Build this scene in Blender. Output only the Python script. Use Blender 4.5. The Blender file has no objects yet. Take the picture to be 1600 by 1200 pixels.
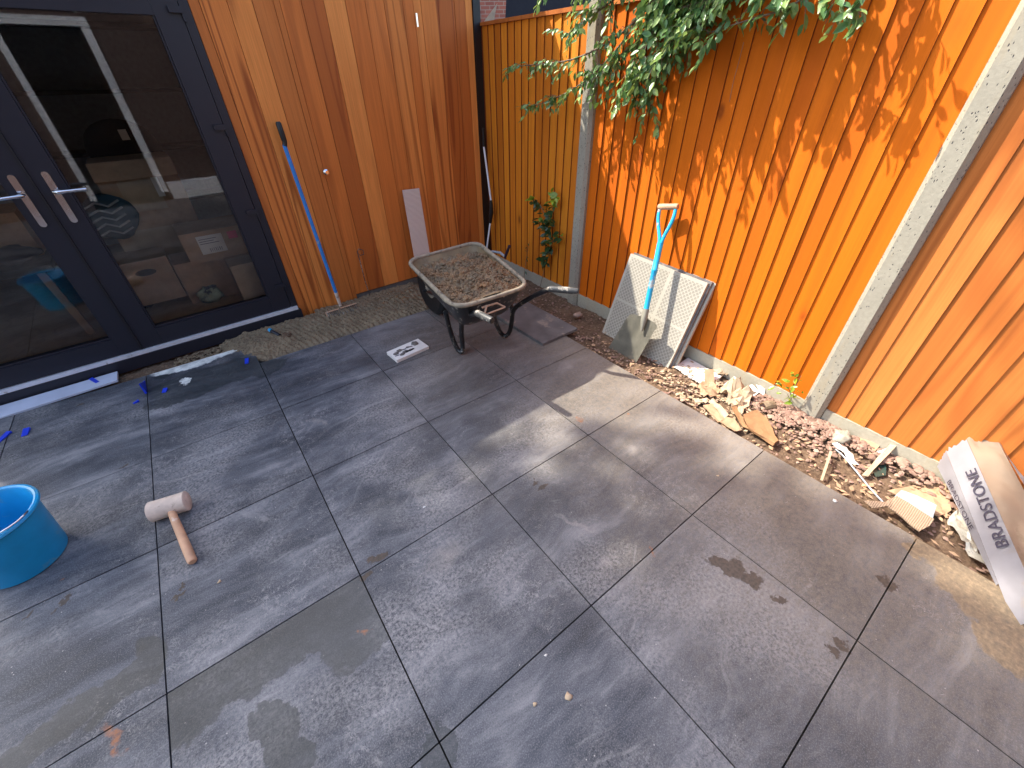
import bpy, bmesh, math, random
from mathutils import Vector, Matrix, noise
random.seed(7)
S = bpy.context.scene
COL = S.collection
# ------------------------------------------------------------------ camera
CAM = Vector((1.1946, -2.17578, 1.47233))
RT = Vector((0.79611, -0.60498, -0.01422)); DN = Vector((-0.37385, -0.4732, -0.7977)); FW = Vector((0.47586, 0.64037, -0.60289))
FPX = 636.456
cd = bpy.data.cameras.new('camera'); cam = bpy.data.objects.new('camera', cd); COL.objects.link(cam)
m = Matrix((RT, -DN, -FW)).transposed().to_4x4(); m.translation = CAM
cam.matrix_world = m
cd.sensor_width = 36; cd.lens = FPX/1600*36; cd.clip_end = 500; cd.clip_start = 0.02
S.camera = cam
# ------------------------------------------------------------------ light
SUN = Vector((-0.65, 1.0, 1.41)).normalized()
w = bpy.data.worlds.new('World'); S.world = w; w.use_nodes = True
nt = w.node_tree; nt.nodes.clear()
sky = nt.nodes.new('ShaderNodeTexSky'); sky.sky_type = 'NISHITA'; sky.sun_disc = False
sky.sun_elevation = math.asin(SUN.z); sky.sun_rotation = math.atan2(SUN.x, SUN.y); sky.dust_density = 3.0; sky.ozone_density = 0.6; sky.air_density = 1.0
bg = nt.nodes.new('ShaderNodeBackground'); bg.inputs[1].default_value = 0.15
wo = nt.nodes.new('ShaderNodeOutputWorld'); nt.links.new(sky.outputs[0], bg.inputs[0]); nt.links.new(bg.outputs[0], wo.inputs[0])
ld = bpy.data.lights.new('sun', 'SUN'); ld.energy = 2.5; ld.angle = math.radians(0.53); ld.color = (1.0, 0.93, 0.82)
lo = bpy.data.objects.new('sun', ld); COL.objects.link(lo); lo.rotation_euler = SUN.to_track_quat('Z', 'Y').to_euler(); lo.location = (0, 0, 12)
S.view_settings.view_transform = 'Standard'; S.view_settings.look = 'None'; S.view_settings.gamma = 1
S.view_settings.exposure = 1.95
# ------------------------------------------------------------------ helpers: the photo's rays meet real surfaces
def ray(x, y): return RT*((x-800)/FPX) + DN*((y-600)/FPX) + FW
def at(x, y, z=0.0):
    d = ray(x, y); return CAM + d*((z-CAM.z)/d.z)
def onx(x, y, X):
    d = ray(x, y); return CAM + d*((X-CAM.x)/d.x)
BO = Vector((1.6, 1.15, 0)); BA = math.radians(2.0)
BU = Vector((math.cos(BA), math.sin(BA), 0)); BV = Vector((math.sin(BA), -math.cos(BA), 0))   # BV points out of the wall, to the patio
def B(u, v, z): return BO + BU*u + BV*v + Vector((0, 0, z))
def onb(x, y, v):
    d = ray(x, y); n = BV; p = BO + BV*v; return CAM + d*((p-CAM).dot(n)/d.dot(n))

class MB:
    def __init__(s): s.bm = bmesh.new()
    def quadbox(s, c8):
        v = [s.bm.verts.new(p) for p in c8]
        for f in ((0,3,2,1),(4,5,6,7),(0,1,5,4),(1,2,6,5),(2,3,7,6),(3,0,4,7)): s.bm.faces.new([v[i] for i in f])
        return s
    def box(s, lo, hi, M=None):
        (a,b,c),(d,e,f) = lo,hi
        P = [Vector(p) for p in ((a,b,c),(d,b,c),(d,e,c),(a,e,c),(a,b,f),(d,b,f),(d,e,f),(a,e,f))]
        if M is not None: P = [M @ p for p in P]
        return s.quadbox(P)
    def bbox(s, u0,u1,v0,v1,z0,z1):      # box in wall coordinates
        P = [B(*p) for p in ((u0,v0,z0),(u1,v0,z0),(u1,v1,z0),(u0,v1,z0),(u0,v0,z1),(u1,v0,z1),(u1,v1,z1),(u0,v1,z1))]
        return s.quadbox(P)
    def tube(s, pts, r, n=10, cap=True):
        pts = [Vector(p) for p in pts]
        if not hasattr(r, '__len__'): r = [r]*len(pts)
        rings = []; up = None
        for i, p in enumerate(pts):
            t = (pts[min(i+1, len(pts)-1)] - pts[max(i-1, 0)]).normalized()
            if up is None: up = t.orthogonal().normalized()
            up = (up - t*up.dot(t)).normalized(); q = t.cross(up)
            rings.append([s.bm.verts.new(p + (up*math.cos(2*math.pi*k/n) + q*math.sin(2*math.pi*k/n))*r[i]) for k in range(n)])
        for a, b in zip(rings, rings[1:]):
            for k in range(n): s.bm.faces.new((a[k], a[(k+1)%n], b[(k+1)%n], b[k]))
        if cap: s.bm.faces.new(rings[0][::-1]); s.bm.faces.new(rings[-1])
        return s
    def lathe(s, prof, c, n=48, M=None):
        rings = []
        for r, z in prof:
            ring = []
            for k in range(n):
                p = Vector((r*math.cos(2*math.pi*k/n), r*math.sin(2*math.pi*k/n), z))
                if M is not None: p = M @ p
                ring.append(s.bm.verts.new(p + Vector(c)))
            rings.append(ring)
        for a, b in zip(rings, rings[1:]):
            for k in range(n): s.bm.faces.new((a[k], a[(k+1)%n], b[(k+1)%n], b[k]))
        s.bm.faces.new(rings[0][::-1]); s.bm.faces.new(rings[-1]); return s
    def poly(s, pts):
        f = s.bm.faces.new([s.bm.verts.new(p) for p in pts]); return f
    def grid(s, fn, nx, ny):
        V = [[s.bm.verts.new(fn(i/nx, j/ny)) for i in range(nx+1)] for j in range(ny+1)]
        for j in range(ny):
            for i in range(nx): s.bm.faces.new((V[j][i], V[j][i+1], V[j+1][i+1], V[j+1][i]))
        return V
    def loft(s, rings, cap0=True, cap1=True):
        R = [[s.bm.verts.new(p) for p in r] for r in rings]; n = len(R[0])
        for a, b in zip(R, R[1:]):
            for k in range(n): s.bm.faces.new((a[k], a[(k+1)%n], b[(k+1)%n], b[k]))
        if cap0: s.bm.faces.new(R[0][::-1])
        if cap1: s.bm.faces.new(R[-1])
        return s
    def mesh(s, name, mat, smooth=False, bevel=0, seg=2, origin=None, fix=True):
        if bevel:
            ed = [e for e in s.bm.edges if len(e.link_faces) == 2 and e.calc_face_angle(0) > 0.6]
            bmesh.ops.bevel(s.bm, geom=ed, offset=bevel, segments=seg, affect='EDGES', profile=0.6)
        if fix: bmesh.ops.recalc_face_normals(s.bm, faces=s.bm.faces)
        if origin is not None: bmesh.ops.translate(s.bm, verts=s.bm.verts, vec=-Vector(origin))
        me = bpy.data.meshes.new(name); s.bm.to_mesh(me); s.bm.free()
        if mat is not None: me.materials.append(mat)
        if smooth:
            for p in me.polygons: p.use_smooth = True
            if smooth == 'auto': me.set_sharp_from_angle(angle=math.radians(40))
        return me
    def build(s, name, mat, parent=None, smooth=False, bevel=0, seg=2, origin=None, fix=True):
        return link(name, s.mesh(name, mat, smooth, bevel, seg, origin, fix), parent, origin)
def link(name, me, parent=None, loc=None):
    o = bpy.data.objects.new(name, me); COL.objects.link(o)
    if loc is not None: o.location = loc
    if parent is not None:
        o.parent = parent; o.matrix_parent_inverse = parent.matrix_basis.inverted()
    return o
def tag(o, label=None, cat=None, group=None, kind=None):
    if label: o['label'] = label
    if cat: o['category'] = cat
    if group: o['group'] = group
    if kind: o['kind'] = kind
    return o
def thing(name, label, cat, loc=(0,0,0), group=None):
    o = bpy.data.objects.new(name, None); COL.objects.link(o); o.location = loc; o.empty_display_size = 0.05
    return tag(o, label, cat, group)

# ------------------------------------------------------------------ materials
class NM:
    def __init__(s, name):
        s.m = bpy.data.materials.new(name); s.m.use_nodes = True; s.t = s.m.node_tree; s.t.nodes.clear()
        s.out = s.t.nodes.new('ShaderNodeOutputMaterial'); s.b = s.t.nodes.new('ShaderNodeBsdfPrincipled')
        s.t.links.new(s.b.outputs[0], s.out.inputs[0])
        s.tc = s.t.nodes.new('ShaderNodeTexCoord'); s.geo = s.t.nodes.new('ShaderNodeNewGeometry'); s.oi = s.t.nodes.new('ShaderNodeObjectInfo')
    def n(s, t, **kw):
        x = s.t.nodes.new('ShaderNode'+t)
        for k, v in kw.items(): setattr(x, k, v)
        return x
    def set(s, sock, v):
        if hasattr(v, 'is_linked') or isinstance(v, bpy.types.NodeSocket): s.t.links.new(v, sock)
        elif v is not None:
            if isinstance(v, (tuple, list)) and len(v) == 3 and sock.type == 'RGBA': v = (*v, 1)
            sock.default_value = v
    def math(s, op, a, b=None, c=None, clamp=False):
        x = s.n('Math', operation=op, use_clamp=clamp)
        for i, v in enumerate((a, b, c)):
            if v is not None: s.set(x.inputs[i], v)
        return x.outputs[0]
    def vm(s, op, a, b=None):
        x = s.n('VectorMath', operation=op); s.set(x.inputs[0], a)
        if b is not None: s.set(x.inputs[1], b)
        return x.outputs['Value'] if op in ('LENGTH', 'DOT_PRODUCT') else x.outputs[0]
    def noise(s, vec, sc, det=4, rough=0.55, dist=0, col=False):
        x = s.n('TexNoise'); s.set(x.inputs['Vector'], vec); x.inputs['Scale'].default_value = sc; x.inputs['Detail'].default_value = det
        x.inputs['Roughness'].default_value = rough; x.inputs['Distortion'].default_value = dist
        return x.outputs[1 if col else 0]
    def voro(s, vec, sc, feat='F1', out=0, rnd=1):
        x = s.n('TexVoronoi', feature=feat); s.set(x.inputs['Vector'], vec); x.inputs['Scale'].default_value = sc
        x.inputs['Randomness'].default_value = rnd; return x.outputs[out]
    def mapr(s, v, a, b, c=0.0, d=1.0, sm=False):
        x = s.n('MapRange'); x.interpolation_type = 'SMOOTHSTEP' if sm else 'LINEAR'; s.set(x.inputs[0], v)
        for i, q in enumerate((a, b, c, d)): s.set(x.inputs[i+1], q)
        return x.outputs[0]
    def mix(s, f, a, b, mode='MIX'):
        x = s.n('Mix', data_type='RGBA', blend_type=mode); s.set(x.inputs[0], f); s.set(x.inputs[6], a); s.set(x.inputs[7], b); return x.outputs[2]
    def ramp(s, v, stops):
        x = s.n('ValToRGB'); s.set(x.inputs[0], v); e = x.color_ramp.elements
        while len(e) < len(stops): e.new(0.5)
        for q, (p, c) in zip(e, stops): q.position = p; q.color = (*c, 1)
        return x.outputs[0]
    def mapping(s, v, loc=(0,0,0), rot=(0,0,0), sc=(1,1,1), typ='POINT'):
        x = s.n('Mapping', vector_type=typ); s.set(x.inputs[0], v); x.inputs[1].default_value = loc; x.inputs[2].default_value = rot; x.inputs[3].default_value = sc
        return x.outputs[0]
    def bump(s, h, d=0.002, st=0.5, prev=None):
        x = s.n('Bump'); x.inputs['Strength'].default_value = st; x.inputs['Distance'].default_value = d; s.set(x.inputs['Height'], h)
        if prev is not None: s.set(x.inputs['Normal'], prev)
        return x.outputs[0]
    def rnd(s, mul=37.0):       # per-object offset vector
        c = s.n('CombineXYZ'); r = s.oi.outputs['Random']
        s.set(c.inputs[0], s.math('MULTIPLY', r, mul)); s.set(c.inputs[1], s.math('MULTIPLY', r, mul*1.7)); s.set(c.inputs[2], s.math('MULTIPLY', r, mul*0.6))
        return c.outputs[0]
    def fin(s, col=None, rough=None, nrm=None, metal=None, **kw):
        s.set(s.b.inputs['Base Color'], col)
        if rough is not None: s.set(s.b.inputs['Roughness'], rough)
        if nrm is not None: s.set(s.b.inputs['Normal'], nrm)
        if metal is not None: s.set(s.b.inputs['Metallic'], metal)
        for k, v in kw.items(): s.set(s.b.inputs[k.replace('_', ' ')], v)
        return s.m

def simple(name, col, rough=0.5, metal=0.0, var=0.15, sc=30, bump=0.0, dirt=None, dirt_amt=0.5, dsc=18, **kw):
    a = NM(name); v = a.tc.outputs['Object']; nz = a.noise(v, sc, 5)
    c = a.mix(a.mapr(nz, 0.3, 0.7), tuple(x*(1-var) for x in col), tuple(min(1, x*(1+var)) for x in col))
    if dirt:
        dn = a.noise(v, dsc, 6, 0.65); lo_ = 0.75 - 0.4*dirt_amt
        c = a.mix(a.mapr(dn, lo_, lo_+0.08), c, dirt)
    return a.fin(c, a.mapr(nz, 0.2, 0.8, rough*0.85, min(1, rough*1.15)), a.bump(nz, 0.003, bump) if bump else None, metal, **kw)

def wood(name, pale, mid, dark, ringscale=9, rough=0.55, spread=0.6, knots=True, lines=0.5, axis='Z'):
    a = NM(name); v = a.vm('ADD', a.tc.outputs['Object'], a.rnd())
    st = a.mapping(v, sc=(1, 1, 0.055))
    big = a.noise(st, 4.2, 2, 0.4)
    rings = a.math('PINGPONG', a.math('MULTIPLY', big, ringscale*2.2), 1.0)
    fine = a.noise(a.mapping(v, sc=(1, 1, 0.02)), 160, 3, 0.6)
    mid2 = a.noise(a.mapping(v, sc=(1, 1, 0.12)), 12, 4, 0.6)
    R = a.oi.outputs['Random']
    r2 = a.math('FRACT', a.math('MULTIPLY', R, 7.31))
    base = a.ramp(R, [(0.0, mid), (0.3, pale), (0.5, tuple((x+y)/2 for x, y in zip(mid, dark))), (0.72, mid), (1.0, pale)])
    gl = a.math('MULTIPLY', a.mapr(rings, 0.55, 1.0, sm=True), a.mapr(r2, 0.1, 0.9, 0.12, lines))
    c = a.mix(gl, base, dark)
    c = a.mix(a.mapr(mid2, 0.35, 0.75, 0, spread), c, a.mix(0.5, mid, dark))
    c = a.mix(a.mapr(fine, 0.35, 0.75, 0, 0.3), c, dark)
    if knots:
        kv = a.mapping(v, sc=(1, 1, 0.55)); kd = a.voro(kv, 3.1)
        kr = a.mapr(kd, 0.03, 0.085, 0.85, 0, True)
        c = a.mix(kr, c, tuple(x*0.35 for x in dark))
        hal = a.mapr(kd, 0.05, 0.2, 0.35, 0, True); c = a.mix(hal, c, dark)
    h = a.math('ADD', a.math('MULTIPLY', rings, 0.4), a.math('MULTIPLY', fine, 0.5))
    return a.fin(c, a.mapr(mid2, 0.2, 0.8, rough-0.08, rough+0.12), a.bump(h, 0.0012, 0.5), None, Specular_IOR_Level=0.25)

M = {}
M['cedar'] = wood('cedar cladding', (0.95, 0.345, 0.078), (0.70, 0.20, 0.038), (0.28, 0.060, 0.012), 9, 0.55, 0.4, lines=0.95)
M['fence_wood'] = wood('stained fence board', (0.73, 0.168, 0.003), (0.69, 0.150, 0.002), (0.44, 0.080, 0.002), 5, 0.75, 0.3, knots=True, lines=0.35)
M['fence_pale'] = wood('paler fence board', (0.68, 0.225, 0.050), (0.60, 0.185, 0.036), (0.32, 0.085, 0.016), 7, 0.75, 0.5, lines=0.75)
M['fence_corner'] = wood('fence board in the corner', (0.86, 0.30, 0.020), (0.72, 0.215, 0.014), (0.34, 0.09, 0.006), 6, 0.75, 0.55, lines=0.4)  # corner panel's own base colour, lighter than the next panel's
M['ply'] = wood('bare timber', (0.55, 0.36, 0.19), (0.48, 0.29, 0.14), (0.28, 0.15, 0.07), 6, 0.6, 0.3, knots=False, lines=0.4)

def slab_mat():
    a = NM('charcoal porcelain paving'); P = a.geo.outputs['Position']; R = a.rnd(53.0)
    v = a.vm('ADD', P, R)
    warp = a.noise(v, 1.3, 4, 0.5, col=True)
    vw = a.vm('ADD', v, a.vm('MULTIPLY', a.vm('SUBTRACT', warp, (0.5, 0.5, 0.5)), (0.35, 0.35, 0.35)))
    sv = a.mapping(vw, rot=(0, 0, 0.06), sc=(0.5, 2.6, 1))
    streak = a.noise(sv, 2.6, 8, 0.62); streak2 = a.noise(sv, 9, 6, 0.68)
    cloud = a.noise(v, 3.4, 6, 0.6)
    t = a.math('ADD', a.math('MULTIPLY', streak, 0.50), a.math('ADD', a.math('MULTIPLY', streak2, 0.25), a.math('MULTIPLY', cloud, 0.25)))
    c = a.ramp(t, [(0.36, (0.018, 0.021, 0.027)), (0.46, (0.040, 0.045, 0.056)), (0.54, (0.088, 0.094, 0.108)), (0.63, (0.21, 0.212, 0.22))])
    # fine speckle of the print
    sp = a.noise(P, 260, 3, 0.7); c = a.mix(a.mapr(sp, 0.50, 0.68, 0, 0.50), c, (0.25, 0.25, 0.255)); c = a.mix(a.mapr(sp, 0.48, 0.30, 0, 0.45), c, (0.02, 0.022, 0.028))
    # dry cement haze: broad, then crackled, then wiped arcs and short scratches
    hz = a.noise(P, 1.7, 6, 0.62); hzm = a.mapr(hz, 0.44, 0.66, 0, 0.55, True)
    haze_c = (0.40, 0.385, 0.37)
    c = a.mix(a.math('MULTIPLY', hzm, a.mapr(a.noise(P, 90, 4, 0.75), 0.38, 0.62)), c, haze_c)
    arc = a.noise(a.mapping(a.vm('ADD', P, a.vm('MULTIPLY', a.noise(P, 1.1, 2, 0.5, col=True), (1.4, 1.4, 0))), sc=(1, 5, 1)), 5, 7, 0.7)
    c = a.mix(a.math('MULTIPLY', a.mapr(arc, 0.56, 0.70, 0, 0.5, True), a.mapr(hz, 0.38, 0.6)), c, (0.34, 0.33, 0.32))
    dsp = a.noise(P, 2.3, 4, 0.6)
    crk = a.voro(a.vm('ADD', P, a.vm('MULTIPLY', a.noise(P, 30, 2, 0.5, col=True), (0.05, 0.05, 0))), 95, 'DISTANCE_TO_EDGE')
    c = a.mix(a.math('MULTIPLY', a.mapr(crk, 0.13, 0.0, 0, 0.5), a.math('MULTIPLY', a.mapr(a.noise(P, 34, 4, 0.7), 0.45, 0.6), a.mapr(dsp, 0.50, 0.66, 0, 1, True))), c, (0.42, 0.40, 0.38))
    for k, (ang, sx) in enumerate(((0.5, 7), (-0.7, 6), (1.4, 8))):
        sn = a.noise(a.mapping(a.vm('ADD', P, a.vm('MULTIPLY', a.noise(P, 3.1+k, 2, 0.5, col=True), (0.25, 0.25, 0))), rot=(0, 0, ang), sc=(1, sx, 1)), 26, 2, 0.5)
        c = a.mix(a.math('MULTIPLY', a.mapr(sn, 0.73, 0.77, 0, 0.6), a.mapr(a.noise(P, 2.0+k*.6, 3), 0.5, 0.62)), c, (0.45, 0.44, 0.42))
    spk = a.voro(P, 24); c = a.mix(a.mapr(spk, 0.055, 0.03, 0, 0.8), c, (0.48, 0.45, 0.41))
    # ochre building dust and warm fence bounce light, both coloured in towards the fence
    sepx = a.n('SeparateXYZ'); a.set(sepx.inputs[0], P)
    near = a.math('ADD', a.mapr(sepx.outputs[0], 1.0, 3.0, 0, 0.62), a.math('MULTIPLY', a.noise(P, 1.6, 5, 0.6), 0.35))
    dust_bounce = a.math('MULTIPLY', a.mapr(near, 0.28, 0.85, 0, 0.82, True), a.mapr(a.noise(P, 46, 5, 0.75), 0.30, 0.65, 0.35, 1))
    c = a.mix(dust_bounce, c, (0.245, 0.200, 0.148))
    # stains and painted light patches with their own outlines (world metres)
    wob = a.vm('ADD', a.vm('MULTIPLY', a.vm('SUBTRACT', a.noise(P, 9, 5, 0.6, col=True), (0.5, 0.5, 0.5)), (0.16, 0.16, 0)),
               a.vm('MULTIPLY', a.vm('SUBTRACT', a.noise(P, 45, 3, 0.6, col=True), (0.5, 0.5, 0.5)), (0.025, 0.025, 0)))
    Pw = a.vm('ADD', P, wob)
    def mask(lst, e=0.12):
        r = None
        for x, y, rx, ry, ang in lst:
            d = a.vm('LENGTH', a.mapping(Pw, loc=(x, y, 0), rot=(0, 0, ang), sc=(rx, ry, 1), typ='TEXTURE'))
            k = a.mapr(d, 1.0, 1.0-e, 0, 1); r = k if r is None else a.math('MAXIMUM', r, k)
        return r
    def S_(px, py, rx, ry, ang=0.0): p = at(px, py); return (p.x, p.y, rx, ry, ang)
    wet0 = mask([(0.92, -1.24, 0.34, 0.13, 0.0), (1.12, -1.30, .14, .19, 0), (0.84, -1.50, .06, .10, .2), (.66, -1.25, .12, .14, 0)], 0.05)
    inx = a.math('MULTIPLY', a.math('LESS_THAN', sepx.outputs[1], -1.2), a.math('MULTIPLY', a.math('GREATER_THAN', sepx.outputs[0], .6), a.math('LESS_THAN', sepx.outputs[0], 1.2)))
    wet0 = a.math('MULTIPLY', wet0, inx)
    wet = mask([(0.36, -1.10, .24, .045, .25), (.92, .64, .34, .13, -.05), (.75, .45, .1, .03, .3),
                S_(200, 1075, 0.13, 0.035, 0.6), S_(235, 1030, 0.05, 0.09, 0), S_(330, 600, 0.36, 0.09, 0.10), S_(420, 575, 0.12, 0.08, 0.5), S_(255, 580, .05, .12, 0.0),
                S_(690, 1180, .05, .07, 0), S_(455, 1195, .07, .05, .2)], 0.05)
    wet = a.math('MAXIMUM', wet, wet0)
    brown = mask([S_(1118, 876, 0.05, 0.022, -0.9), S_(1148, 885, 0.045, 0.04, 0), S_(1172, 908, 0.05, 0.028, -0.9), S_(1218, 935, 0.028, 0.016, -0.9),
                  S_(1292, 1012, 0.022, 0.02, 0), S_(1312, 1006, 0.024, 0.02, 0.2), S_(585, 872, 0.03, 0.014, 0.6), S_(845, 757, 0.028, 0.014, 0), S_(828, 751, .012, .014, 0),
                  S_(98, 943, 0.03, 0.014, 0.6), S_(280, 928, 0.04, 0.008, 0.5), S_(285, 912, .02, .008, .4), S_(45, 958, .02, .01, .3), S_(1388, 915, .03, .03, .4),
                  S_(572, 900, .02, .02, 0), S_(130, 630, .03, .01, .3), S_(190, 733, .02, .01, .4)], 0.2)
    rust = mask([S_(903, 657, 0.035, 0.02, -0.5), S_(985, 648, 0.018, 0.012, 0), S_(568, 978, .018, .012, 0), S_(180, 1150, 0.02, 0.05, 0.3), S_(95, 905, .01, .006, 0), S_(1020, 860, .02, .01, 0)], 0.6)
    sandy = mask([S_(1570, 930, 0.20, 0.26, -0.5), S_(1480, 875, 0.13, 0.05, -1.1), S_(1590, 1010, 0.12, 0.1, -0.4)], 0.07)
    lit_residue = mask([S_(308, 563, 0.27, 0.085, 0.04), S_(290, 597, .05, .03, .8)], 0.12)  # bright light patch painted on the slab, with white residue smears
    soft_dust_bounce = mask([S_(800, 548, .15, .035, 0.1), S_(885, 572, .11, .035, .1), S_(985, 700, .05, .03, .2), S_(500, 660, .02, .06, .1), S_(905, 820, .012, .11, 0.35), S_(945, 880, .05, .03, 0.2), S_(700, 870, .10, .06, 0.3)], 0.9)  # soft pinkish dust, plus fence bounce light painted beside the barrow
    sand_n = a.noise(P, 60, 6, 0.7)
    c = a.mix(a.math('MULTIPLY', soft_dust_bounce, a.mapr(sp, 0.3, 0.6, 0.2, 0.6)), c, (0.32, 0.29, 0.26))
    c = a.mix(a.math('MULTIPLY', wet, a.mapr(a.noise(P, 30, 5, .7), .3, .65, .72, 1.0)), c, a.mix(0.30, (0.018, 0.024, 0.025), c))
    c = a.mix(a.math('MULTIPLY', lit_residue, a.mapr(a.noise(P, 14, 5, 0.7), 0.35, 0.6, 0.5, 1.0)), c, (0.80, 0.81, 0.74))
    c = a.mix(a.math('MULTIPLY', sandy, a.mapr(sand_n, 0.25, 0.6, 0.55, 0.95)), c, a.mix(a.mapr(sand_n, 0.35, 0.65), (0.15, 0.11, 0.065), (0.30, 0.225, 0.14)))
    c = a.mix(a.math('MULTIPLY', rust, a.mapr(a.noise(P, 40, 4, .7), .35, .55, 0, .85)), c, (0.30, 0.115, 0.045))
    c = a.mix(a.math('MULTIPLY', brown, 0.85), c, a.mix(a.mapr(a.noise(P, 80, 4), .35, .65), (0.05, 0.037, 0.026), (0.095, 0.068, 0.045)))
    rough = a.mapr(t, 0.3, 0.7, 0.52, 0.66)
    rough = a.math('SUBTRACT', rough, a.math('MULTIPLY', wet, 0.20)); rough = a.math('ADD', rough, a.math('MULTIPLY', dust_bounce, 0.25), clamp=True)
    h = a.math('ADD', a.math('MULTIPLY', a.noise(v, 40, 8, 0.7), 1.0), a.math('MULTIPLY', sp, 0.25))
    h = a.math('ADD', h, a.math('MULTIPLY', brown, 1.2)); h = a.math('ADD', h, a.math('MULTIPLY', sandy, a.math('MULTIPLY', sand_n, 2.0)))
    return a.fin(c, rough, a.bump(h, 0.0016, 0.55), None, Specular_IOR_Level=0.35)
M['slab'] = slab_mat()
M['slab_edge'] = simple('loose slab face', (0.13, 0.125, 0.125), 0.5, var=0.3, sc=9, bump=0.1, dirt=(0.30, 0.25, 0.21), dirt_amt=0.45, dsc=6)

def concrete(name, ca, cb, pits=True):
    a = NM(name); P = a.geo.outputs['Position']; n1 = a.noise(P, 7, 6, 0.65); n2 = a.noise(P, 70, 5, 0.7)
    c = a.mix(n1, ca, cb); c = a.mix(a.mapr(n2, 0.3, 0.7, 0, 0.35), c, tuple(x*0.6 for x in ca))
    st = a.noise(a.mapping(P, sc=(1, 1, 0.15)), 14, 4, .6); c = a.mix(a.mapr(st, 0.55, 0.75, 0, 0.35), c, (0.42, 0.30, 0.14))
    h = n2
    if pits:
        pv = a.mapping(a.vm('ADD', P, a.vm('MULTIPLY', a.noise(P, 40, 2, .5, col=True), (0.01, 0.01, 0.02))), sc=(1, 1, 0.45)); pt = a.voro(pv, 120)
        pm = a.math('MULTIPLY', a.mapr(pt, 0.16, 0.26, 1, 0), a.mapr(a.voro(pv, 120, out=1), 0.55, 0.6))
        c = a.mix(pm, c, (0.07, 0.07, 0.07)); h = a.math('SUBTRACT', n2, a.math('MULTIPLY', pm, 3))
    return a.fin(c, 0.85, a.bump(h, 0.002, 0.6))
M['concrete'] = concrete('cast concrete', (0.29, 0.268, 0.210), (0.42, 0.39, 0.31))
M['gravel_board'] = concrete('concrete gravel board', (0.36, 0.33, 0.25), (0.50, 0.47, 0.37), False)
M['base'] = concrete('concrete base', (0.12, 0.11, 0.10), (0.20, 0.18, 0.16), False)

def earth(name, c1, c2, c3, sc=1.0, rough=0.95, wetm=False):
    a = NM(name); P = a.geo.outputs['Position']
    n1 = a.noise(P, 6*sc, 8, 0.65); n2 = a.noise(P, 60*sc, 6, 0.7); vv = a.voro(P, 90*sc)
    c = a.mix(a.mapr(n1, 0.35, 0.65), c1, c2); c = a.mix(a.mapr(n2, 0.45, 0.7, 0, 0.8), c, c3); c = a.mix(a.mapr(vv, 0.0, 0.25, 0.5, 0), c, c3)
    h = a.math('ADD', n2, a.math('MULTIPLY', vv, 0.5))
    return a.fin(c, a.mapr(n2, .3, .7, rough*0.6, rough) if wetm else rough, a.bump(h, 0.006, 0.7))
M['soil'] = earth('brown soil with stone dust', (0.075, 0.045, 0.026), (0.14, 0.085, 0.048), (0.22, 0.15, 0.095))
M['mortar'] = earth('wet laying mortar', (0.12, 0.082, 0.046), (0.21, 0.152, 0.085), (0.30, 0.23, 0.14), 1.2, 0.85, True)
M['joint'] = simple('dark joint bed', (0.012, 0.011, 0.010), 0.9)
M['ground'] = earth('outer ground', (0.07, 0.065, 0.045), (0.11, 0.10, 0.07), (0.15, 0.14, 0.10), 0.5)
def heap_mat():
    a = NM('mortar mix in barrow'); P = a.geo.outputs['Position']; n1 = a.noise(P, 9, 6, 0.6); n2 = a.noise(P, 55, 6, 0.7)
    c = a.mix(a.mapr(n1, 0.4, 0.66), (0.125, 0.088, 0.048), (0.23, 0.115, 0.044)); c = a.mix(a.mapr(n2, 0.5, 0.72, 0, .75), c, (0.27, 0.21, 0.14))
    return a.fin(c, a.mapr(n2, .3, .7, .45, .8), a.bump(n2, 0.004, 0.6))
M['heap'] = heap_mat()
def stone_mat():
    a = NM('pink limestone chippings'); r = a.geo.outputs['Random Per Island']
    c = a.ramp(r, [(0, (0.15, 0.085, 0.06)), (0.3, (0.25, 0.155, 0.115)), (0.55, (0.33, 0.215, 0.16)), (0.8, (0.25, 0.14, 0.11)), (1, (0.40, 0.29, 0.22))])
    n = a.noise(a.geo.outputs['Position'], 60, 5, 0.6); c = a.mix(a.mapr(n, .4, .7, 0, .4), c, (0.24, 0.15, 0.10))
    return a.fin(c, 0.85, a.bump(n, 0.002, 0.5))
M['stone'] = stone_mat()
M['black_metal'] = simple('black enamel steel', (0.014, 0.014, 0.015), 0.38, 0.0, dirt=(0.36, 0.32, 0.26), dirt_amt=0.42, dsc=26)
M['mud_metal'] = simple('mortar caked steel', (0.05, 0.05, 0.048), 0.5, 0.0, dirt=(0.38, 0.34, 0.28), dirt_amt=0.62, dsc=16, bump=.4)
M['rim'] = simple('mortar caked rim', (0.27, 0.225, 0.16), 0.8, 0, dirt=(0.10, 0.08, 0.06), dirt_amt=0.45, dsc=14, bump=0.6, var=0.25)
M['tray_in'] = simple('tray inside filmed with mortar', (0.19, 0.135, 0.070), 0.65, 0, var=0.3, sc=14, bump=.2, dirt=(.22, .18, .13), dirt_amt=.35)
M['anthracite'] = simple('anthracite foil frame', (0.013, 0.0135, 0.022), 0.42, var=0.06, sc=60, bump=0.03, dirt=(0.2, .2, .2), dirt_amt=0.12, dsc=80)
M['black'] = simple('black plastic', (0.010, 0.010, 0.011), 0.45)
M['blacktrim'] = simple('black trim', (0.006, 0.006, 0.008), 0.5)
M['chrome'] = simple('chrome', (0.75, 0.75, 0.77), 0.12, 1.0, var=0.03)
M['alu'] = simple('aluminium threshold', (0.72, 0.73, 0.78), 0.45, 0.35, var=0.08, dirt=(.45, .42, .4), dirt_amt=.3)
M['blue'] = simple('blue painted pole', (0.025, 0.22, 0.62), 0.4, var=0.12, dirt=(0.35, 0.36, 0.36), dirt_amt=0.3, dsc=20)
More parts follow.
